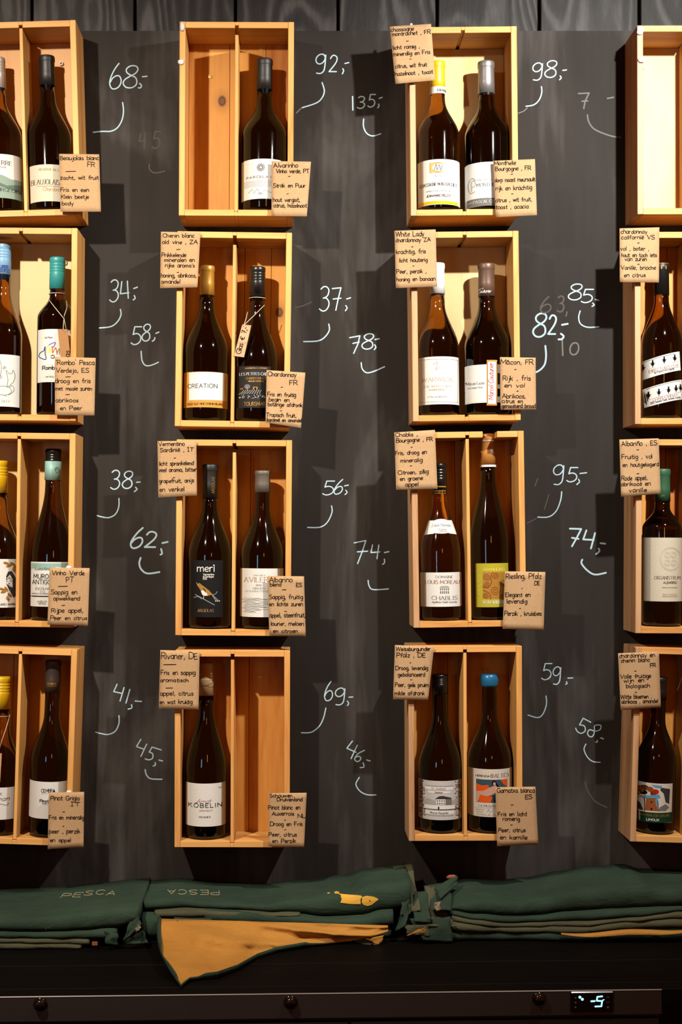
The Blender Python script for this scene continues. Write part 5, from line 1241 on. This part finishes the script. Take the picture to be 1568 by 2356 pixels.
# ------------------------------------------------------------------ folded aprons on the worktop
GR = cloth('green_canvas', (62, 82, 66), (41, 57, 47))
OL = cloth('faded_green_canvas', (98, 98, 74), (70, 72, 54))
YE = cloth('ochre_lining', (214, 156, 74), (184, 126, 54))
LE = mat('leather_tab', (150, 84, 44), 0.7)
def zf(py, y): return CZ + (VY - py) / F * (y - CAMY)
def interp(tab, x):
    for (a, va), (b, vb) in zip(tab, tab[1:]):
        if x <= b:
            t = max(0, min(1, (x - a) / (b - a))); t = t * t * (3 - 2 * t)
            return va + (vb - va) * t
    return tab[-1][1]
def fold(parent, base, name, x0, x1, yf, yb, zlow, zhigh, m, amp=0.0012, n=60, seed=0):
    """one folded thickness of canvas: rounded front fold, tables give bottom / top heights along the photo's x"""
    rings = []
    D = yf - CAMY
    for i in range(n + 1):
        px = x0 + (x1 - x0) * i / n
        zl, zh = zlow(px), zhigh(px)
        zh = max(zh, zl + 0.0035)
        w1 = math.sin(px * .021 + seed) + .6 * math.sin(px * .053 + seed * 2.1) + .4 * math.sin(px * .11 + seed)
        f_ = yf + 0.0022 * w1 + (0.004 if i in (0, n) else 0)
        X = (px - VX) / F * D
        r = min(0.012, (zh - zl) * .55); zm = (zl + zh) / 2; hh = (zh - zl) / 2
        # the top keeps its height at the front fold and runs back to the wall
        ring = [(X, yb, zl), (X, (yb + f_) / 2, zl), (X, f_ + r, zl)]
        for q in range(1, 8):
            a = -math.pi / 2 + math.pi * q / 8
            ring.append((X, f_ + r - r * math.cos(a), zm + hh * math.sin(a)))
        for t in (0, .25, .5, .75, 1):
            ring.append((X, (f_ + r) * (1 - t) + yb * t, zh + amp * (math.sin(px * .03 + t * 5 + seed) + .5 * math.sin(px * .07 - t * 9)) * math.sin(math.pi * min(1, t + .1))))
        rings.append([Vector(p) - base for p in ring])
    return MB().loop(rings).build(name, m, parent, smooth=True)
def tb(tab, y): return lambda px: zf(interp(tab, px), y)
const = lambda z: (lambda px: z)
def apron(label, px, y):
    b = Vector(((px - VX) / F * (y - CAMY), y, TOPZ))
    r = empty('folded_apron', b); tag(r, label, 'apron', 'folded work aprons on the worktop')
    return r, b
WZ = TOPZ + 0.0006
def patch(parent, base, name, q, m, bulge=0.005, n=10, seed=0.0, thick=0.0016):
    """a piece of loose canvas between four points given as (photo x, photo y, depth)"""
    P = [U(*c) for c in q]; v, f = [], []
    for j in range(n + 1):
        for i in range(n + 1):
            u, t = i / n, j / n
            p = (P[0] * (1 - u) + P[1] * u) * (1 - t) + (P[3] * (1 - u) + P[2] * u) * t
            wv = math.sin(u * 7 + seed) * .5 + math.sin(u * 3 + t * 5 + seed * 2) * .5
            p = p + Vector((0.0012 * math.sin(t * 8 + seed), -bulge * (wv + 1) * .6, bulge * .25 * wv))
            p.z = max(p.z, TOPZ + .0012)
            v.append(p - base)
    for j in range(n):
        for i in range(n):
            a_ = j * (n + 1) + i; f.append((a_, a_ + n + 1, a_ + n + 2, a_ + 1))
    o = mesh_obj(name, v, f, m, parent, True)
    sd = o.modifiers.new('cloth', 'SOLIDIFY'); sd.thickness = thick; sd.offset = -1
    return o
# left pile
l1b = tb([(-70, 2146), (0, 2146), (100, 2146), (190, 2142), (260, 2137), (320, 2126)], -.25)
l1t = tb([(-70, 2046), (0, 2044), (100, 2040), (200, 2030), (280, 2022), (320, 2020)], -.02)
l2b = tb([(-70, 2161), (120, 2160), (270, 2164)], -.252)
l3b = tb([(-70, 2172), (100, 2172), (205, 2176)], -.255)
a, b = apron('green apron with stitched lettering, top of the left-hand pile', 120, -.13)
LT = fold(a, b, 'cloth', -70, 318, -.25, -.02, l1b, l1t, GR, seed=1); LTb = b; LTa = a
k = [U(262, 2150, -.262), U(285, 2140, -.268), U(306, 2150, -.262), U(318, 2140, -.255)]
patch(a, b, 'strap', [(300, 2120, -.255), (322, 2108, -.25), (324, 2130, -.262), (284, 2164, -.262)], GR, .006, seed=3)
patch(a, b, 'strap_end', [(312, 2135, -.27), (320, 2129, -.27), (324, 2134, -.27), (314, 2145, -.27)], mat('pale_tab', (158, 140, 110), .8), .001, seed=3)
patch(a, b, 'strap', [(240, 2140, -.256), (272, 2146, -.258), (270, 2172, -.258), (244, 2172, -.258)], GR, .007, seed=5)
patch(a, b, 'strap', [(288, 2158, -.256), (330, 2140, -.25), (340, 2168, -.252), (286, 2172, -.255)], GR, .005, seed=6)
a, b = apron('thin green apron folded under the lettered one in the left pile', 100, -.13)
fold(a, b, 'cloth', -70, 268, -.252, -.03, l2b, l1b, GR, seed=2)
MB().box(0, .010, -.004, 0, -.003, .003).build('leather_tab', LE, a).location = U(212, 2170, -.254) - b
a, b = apron('faded olive apron lying at the bottom of the left pile', 60, -.13)
fold(a, b, 'cloth', -70, 205, -.253, -.03, l3b, l2b, OL, seed=3)
fold(a, b, 'lower_fold', -70, 186, -.256, -.03, const(WZ), l3b, OL, seed=4)
# middle pile
m1b = tb([(325, 2094), (450, 2091), (560, 2094), (650, 2101), (760, 2111), (830, 2107), (880, 2095), (950, 2088)], -.18)
m1t = tb([(325, 2025), (400, 2021), (500, 2030), (600, 2033), (700, 2024), (800, 2012), (850, 1998), (950, 1987)], -.02)
m2b = tb([(350, 2116), (450, 2124), (600, 2127), (740, 2134), (830, 2140), (900, 2132)], -.20)
a, b = apron('green apron with a yellow fish print, top of the middle pile', 640, -.1)
MT = fold(a, b, 'cloth', 328, 946, -.18, -.02, m1b, m1t, GR, seed=5); MTb = b; MTa = a
patch(a, b, 'waistband', [(902, 1993, -.04), (946, 1985, -.03), (966, 2092, -.19), (928, 2098, -.19)], OL, .006, seed=1)
patch(a, b, 'strap', [(922, 2040, -.13), (938, 2042, -.14), (944, 2100, -.205), (922, 2104, -.21)], GR, .007, seed=2)
patch(a, b, 'strap', [(928, 2075, -.2), (942, 2070, -.2), (934, 2128, -.215), (910, 2142, -.215)], GR, .005, seed=3)
a, b = apron('green apron sandwiched in the middle pile above the hanging lining', 620, -.1)
fold(a, b, 'cloth', 470, 905, -.20, -.03, m2b, m1b, GR, seed=6)
fold(a, b, 'hem', 354, 690, -.197, -.03, lambda px: zf(2112, -.197) + (px - 354) / 336 * .002, m1b, OL, seed=7)
a, b = apron('apron turned out to show its ochre lining, draped toward the edge', 600, -.2)
fold(a, b, 'cloth', 322, 900, -.196, -.03, const(WZ), lambda px: m2b(px) - .0005, GR, seed=8)
fold(a, b, 'pocket', 324, 366, -.212, -.1, lambda px: zf(2160, -.212), lambda px: zf(2112, -.212), GR, seed=9, n=10)
fold(a, b, 'pocket_edge', 398, 486, -.214, -.15, lambda px: zf(2141, -.214), lambda px: zf(2117, -.214), GR, seed=9, n=14)
BB = [(0, (416, 2270)), (.05, (436, 2254)), (.14, (500, 2246)), (.22, (545, 2230)), (.32, (592, 2204)), (.42, (640, 2188)), (.55, (705, 2177)), (.7, (780, 2168)), (.86, (852, 2158)), (1, (892, 2142))]
def bb(s): return interp([(q, p[0]) for q, p in BB], s), interp([(q, p[1]) for q, p in BB], s)
def fl_pt(s, t, lift=0.0):
    tx, ty = 362 + 530 * s, 2113 + 16 * s
    bx, by = bb(s)
    x = tx + (bx - tx) * t - 20 * (1 - s) ** 3 * math.sin(math.pi * t); y = ty + (by - ty) * t
    d0 = 2.588; d1 = min(2.575, (WT - .0022) * F / (by - VY))
    env = math.sin(math.pi * min(1, t * .9 + .03)) * (1 - .8 * s)
    w_ = (.034 * (.5 + .5 * math.sin(16 * s - 8 * t + 1.0)) ** 2 + .016 * (.5 + .5 * math.sin(31 * s + 7 * t)) ** 2) * env
    d = d0 + (d1 - d0) * t ** 1.15 - w_ - lift
    d = min(d, (WT - .0022) * F / max(y - VY, 1) - lift)
    return U(x, y, d + CAMY)
ns, nt_ = 54, 18; v, f = [], []
for i in range(ns + 1):
    for j in range(nt_ + 1): v.append(fl_pt(i / ns, j / nt_) - b)
for i in range(ns):
    for j in range(nt_):
        q = i * (nt_ + 1) + j; f.append((q, q + 1, q + nt_ + 2, q + nt_ + 1))
o = mesh_obj('lining', v, f, YE, a, True)
o.modifiers.new('cloth', 'SOLIDIFY').thickness = .0012
# green binding along the free edge of the lining
edge = [fl_pt(0, j / 24, .0012) for j in range(25)] + [fl_pt(i / 60, 1, .0012) for i in range(1, 40)]
v, f = [], []
for i, p in enumerate(edge):
    t = (edge[min(i + 1, len(edge) - 1)] - edge[max(i - 1, 0)]).normalized()
    nrm = Vector((t.z, 0, -t.x)); nrm.normalize()
    side = -1
    wdt = .0075 if i < 22 else (.004 if 22 <= i < 30 else .008 * min(1, (len(edge) - i) / 8))
    q = p + nrm * (side * wdt); q.z = max(q.z, TOPZ + .0008)
    if q.z < TOPZ + .002: q.y = min(q.y, p.y - wdt * 1.5 if p.z < TOPZ + .004 else q.y)
    v += [p - b, q - b]
for i in range(len(edge) - 1): f.append((2 * i, 2 * i + 1, 2 * i + 3, 2 * i + 2))
o = mesh_obj('binding', v, f, GR, a, True)
o.modifiers.new('cloth', 'SOLIDIFY').thickness = .0012
MB().tube([p - b for p in (U(408, 2118, -.222), U(407, 2136, -.226), U(420, 2150, -.23))], [.002, .0025, .0018], 6).build('strap', OL, a, smooth=True)
patch(a, b, 'binding_corner', [(800, 2158, -.212), (880, 2150, -.212), (876, 2176, -.222), (850, 2180, -.222)], OL, .004, seed=4)
patch(a, b, 'lining_corner', [(842, 2160, -.226), (884, 2152, -.226), (872, 2174, -.226), (866, 2172, -.226)], YE, .001, seed=4)
# right pile
r1t = tb([(1025, 2038), (1060, 2028), (1100, 2021), (1180, 2024), (1240, 2018), (1330, 2003), (1400, 1994), (1480, 1988), (1520, 1998), (1680, 2002)], -.02)
r1b = tb([(1025, 2094), (1100, 2105), (1170, 2108), (1230, 2107), (1330, 2098), (1450, 2090), (1560, 2086), (1680, 2086)], -.19)
r2b = tb([(1025, 2106), (1100, 2118), (1170, 2124), (1330, 2121), (1450, 2112), (1568, 2099), (1680, 2098)], -.20)
r3b = tb([(1025, 2122), (1170, 2135), (1330, 2133), (1450, 2121), (1568, 2116), (1680, 2116)], -.205)
r4b = tb([(1025, 2142), (1100, 2146), (1200, 2148), (1330, 2149), (1450, 2140), (1568, 2136), (1680, 2136)], -.208)
a, b = apron('wide green apron on top of the right-hand pile', 1320, -.1)
fold(a, b, 'cloth', 1026, 1680, -.19, -.02, r1b, r1t, GR, seed=11)
fold(a, b, 'lower_fold', 1034, 1680, -.20, -.03, r2b, r1b, GR, seed=12)
patch(a, b, 'strap', [(984, 2034, -.10), (1032, 2028, -.10), (1040, 2092, -.2), (992, 2090, -.2)], GR, .010, seed=4)
patch(a, b, 'strap', [(1000, 2040, -.13), (1050, 2012, -.08), (1054, 2030, -.1), (1012, 2066, -.18)], GR, .006, seed=5)
MB().blob(U(1038, 2018, -.09) - b, .010, .003, .005).build('leather_tab', LE, a, smooth=True)
a, b = apron('faded green apron in the middle of the right-hand pile', 1300, -.1)
fold(a, b, 'cloth', 1040, 1680, -.205, -.03, r3b, r2b, OL, seed=13)
fold(a, b, 'lower_fold', 1016, 1680, -.208, -.03, r4b, r3b, OL, seed=14)
patch(a, b, 'strap', [(974, 2036, -.11), (1000, 2040, -.12), (1046, 2130, -.215), (982, 2128, -.215)], OL, .008, seed=6)
patch(a, b, 'strap', [(950, 2052, -.14), (978, 2048, -.14), (990, 2120, -.212), (950, 2118, -.212)], GR, .006, seed=7)
patch(a, b, 'buckle_tab', [(997, 2078, -.228), (1011, 2074, -.228), (1012, 2094, -.228), (1002, 2096, -.228)], mat('pale_tab', (158, 140, 110), .8), .002, seed=1)
a, b = apron('green apron at the bottom of the right-hand pile, ochre lining peeking out', 1300, -.1)
fold(a, b, 'cloth', 1026, 1680, -.205, -.03, const(WZ), r4b, GR, seed=15)
v, f = [], []
for i in range(31):
    s_ = i / 30; x = 1290 + 300 * s_
    yt = 2146 - 10 * s_ + 3 * math.sin(s_ * 9); yb_ = yt + 12 * math.sin(math.pi * min(1, s_ * .85 + .05)) + 1
    v += [U(x, yt, -.212) - b, U(x, yb_, -.220) - b]
for i in range(30): f.append((2 * i, 2 * i + 1, 2 * i + 3, 2 * i + 2))
mesh_obj('lining', v, f, YE, a, True).modifiers.new('cloth', 'SOLIDIFY').thickness = .001
patch(a, b, 'strap', [(940, 2112, -.205), (1034, 2108, -.21), (1040, 2166, -.216), (972, 2162, -.216)], GR, .009, seed=8)
patch(a, b, 'strap', [(930, 2126, -.21), (986, 2128, -.214), (988, 2152, -.22), (936, 2146, -.22)], OL, .006, seed=9)
patch(a, b, 'lining_corner', [(960, 2140, -.228), (978, 2132, -.228), (980, 2142, -.228), (936, 2153, -.228)], YE, .002, seed=2)

def decal(ink, name, parent, base, obj):
    me = obj.data
    bv = BVHTree.FromPolygons([v_.co.copy() for v_ in me.vertices], [tuple(p.vertices) for p in me.polygons])
    eye = Vector((0, CAMY, CZ)) - base
    def fn(px, py, l):
        d = Vector(((px - VX) / F, 1, (VY - py) / F)).normalized()
        h, nrm, idx, dist = bv.ray_cast(eye, d)
        if h is None: return U(px, py, -.15) - base
        return h - d * .0012 + Vector((0, 0, .0003))
    return ink.build(name, parent, fn, 4, 4)
k = Ink()
for ch, x, y in (('P', 139, 2066), ('E', 166, 2064), ('S', 191, 2060), ('C', 218, 2058), ('A', 244, 2060)):
    k.text(ch, x, y, x + 19, 10, 'stitch', 1.5, slant=.25, dashed=3.2)
k.text('C', 104, 2143, 118, 8, 'stitch', 1.6, dashed=2.5)
decal(k, 'stitched_lettering', LTa, LTb, LT)
k = Ink()
for i, ch in enumerate('ACSEP'):
    x = 385 + i * 25
    k.text(ch, x + 19, 2047 + i * .5, x + 38, 10, 'stitch', 1.5, ang=math.pi, dashed=3.2)
decal(k, 'stitched_lettering', MTa, MTb, MT)
zq = lambda pts: [(700 + a_ * .27423, 1960 + b_ * .27423) for a_, b_ in pts]
mat('fish_yellow', (246, 190, 60), 0.8)
k = Ink().poly(zq([(300, 352), (380, 360), (470, 366), (484, 376), (470, 400), (472, 440), (380, 438), (300, 428), (312, 400)]), 'fish_yellow').poly(zq([(484, 380), (520, 370), (575, 376), (605, 388), (622, 400), (600, 418), (565, 445), (530, 456), (495, 446), (480, 425)]), 'fish_yellow')
k.ell(*zq([(542, 415)])[0], 3.6, 2.4, 'bottle_green', 3, 12).ell(*zq([(270, 342)])[0], 5.6, 3, 'fish_yellow', 0, 12).ell(*zq([(202, 346)])[0], 3.5, 1.3, 'fish_yellow', 0, 10).stroke(zq([(270, 345), (305, 358), (310, 380)]), 2.2, 'fish_yellow', 0)
decal(k, 'fish_print', MTa, MTb, MT)
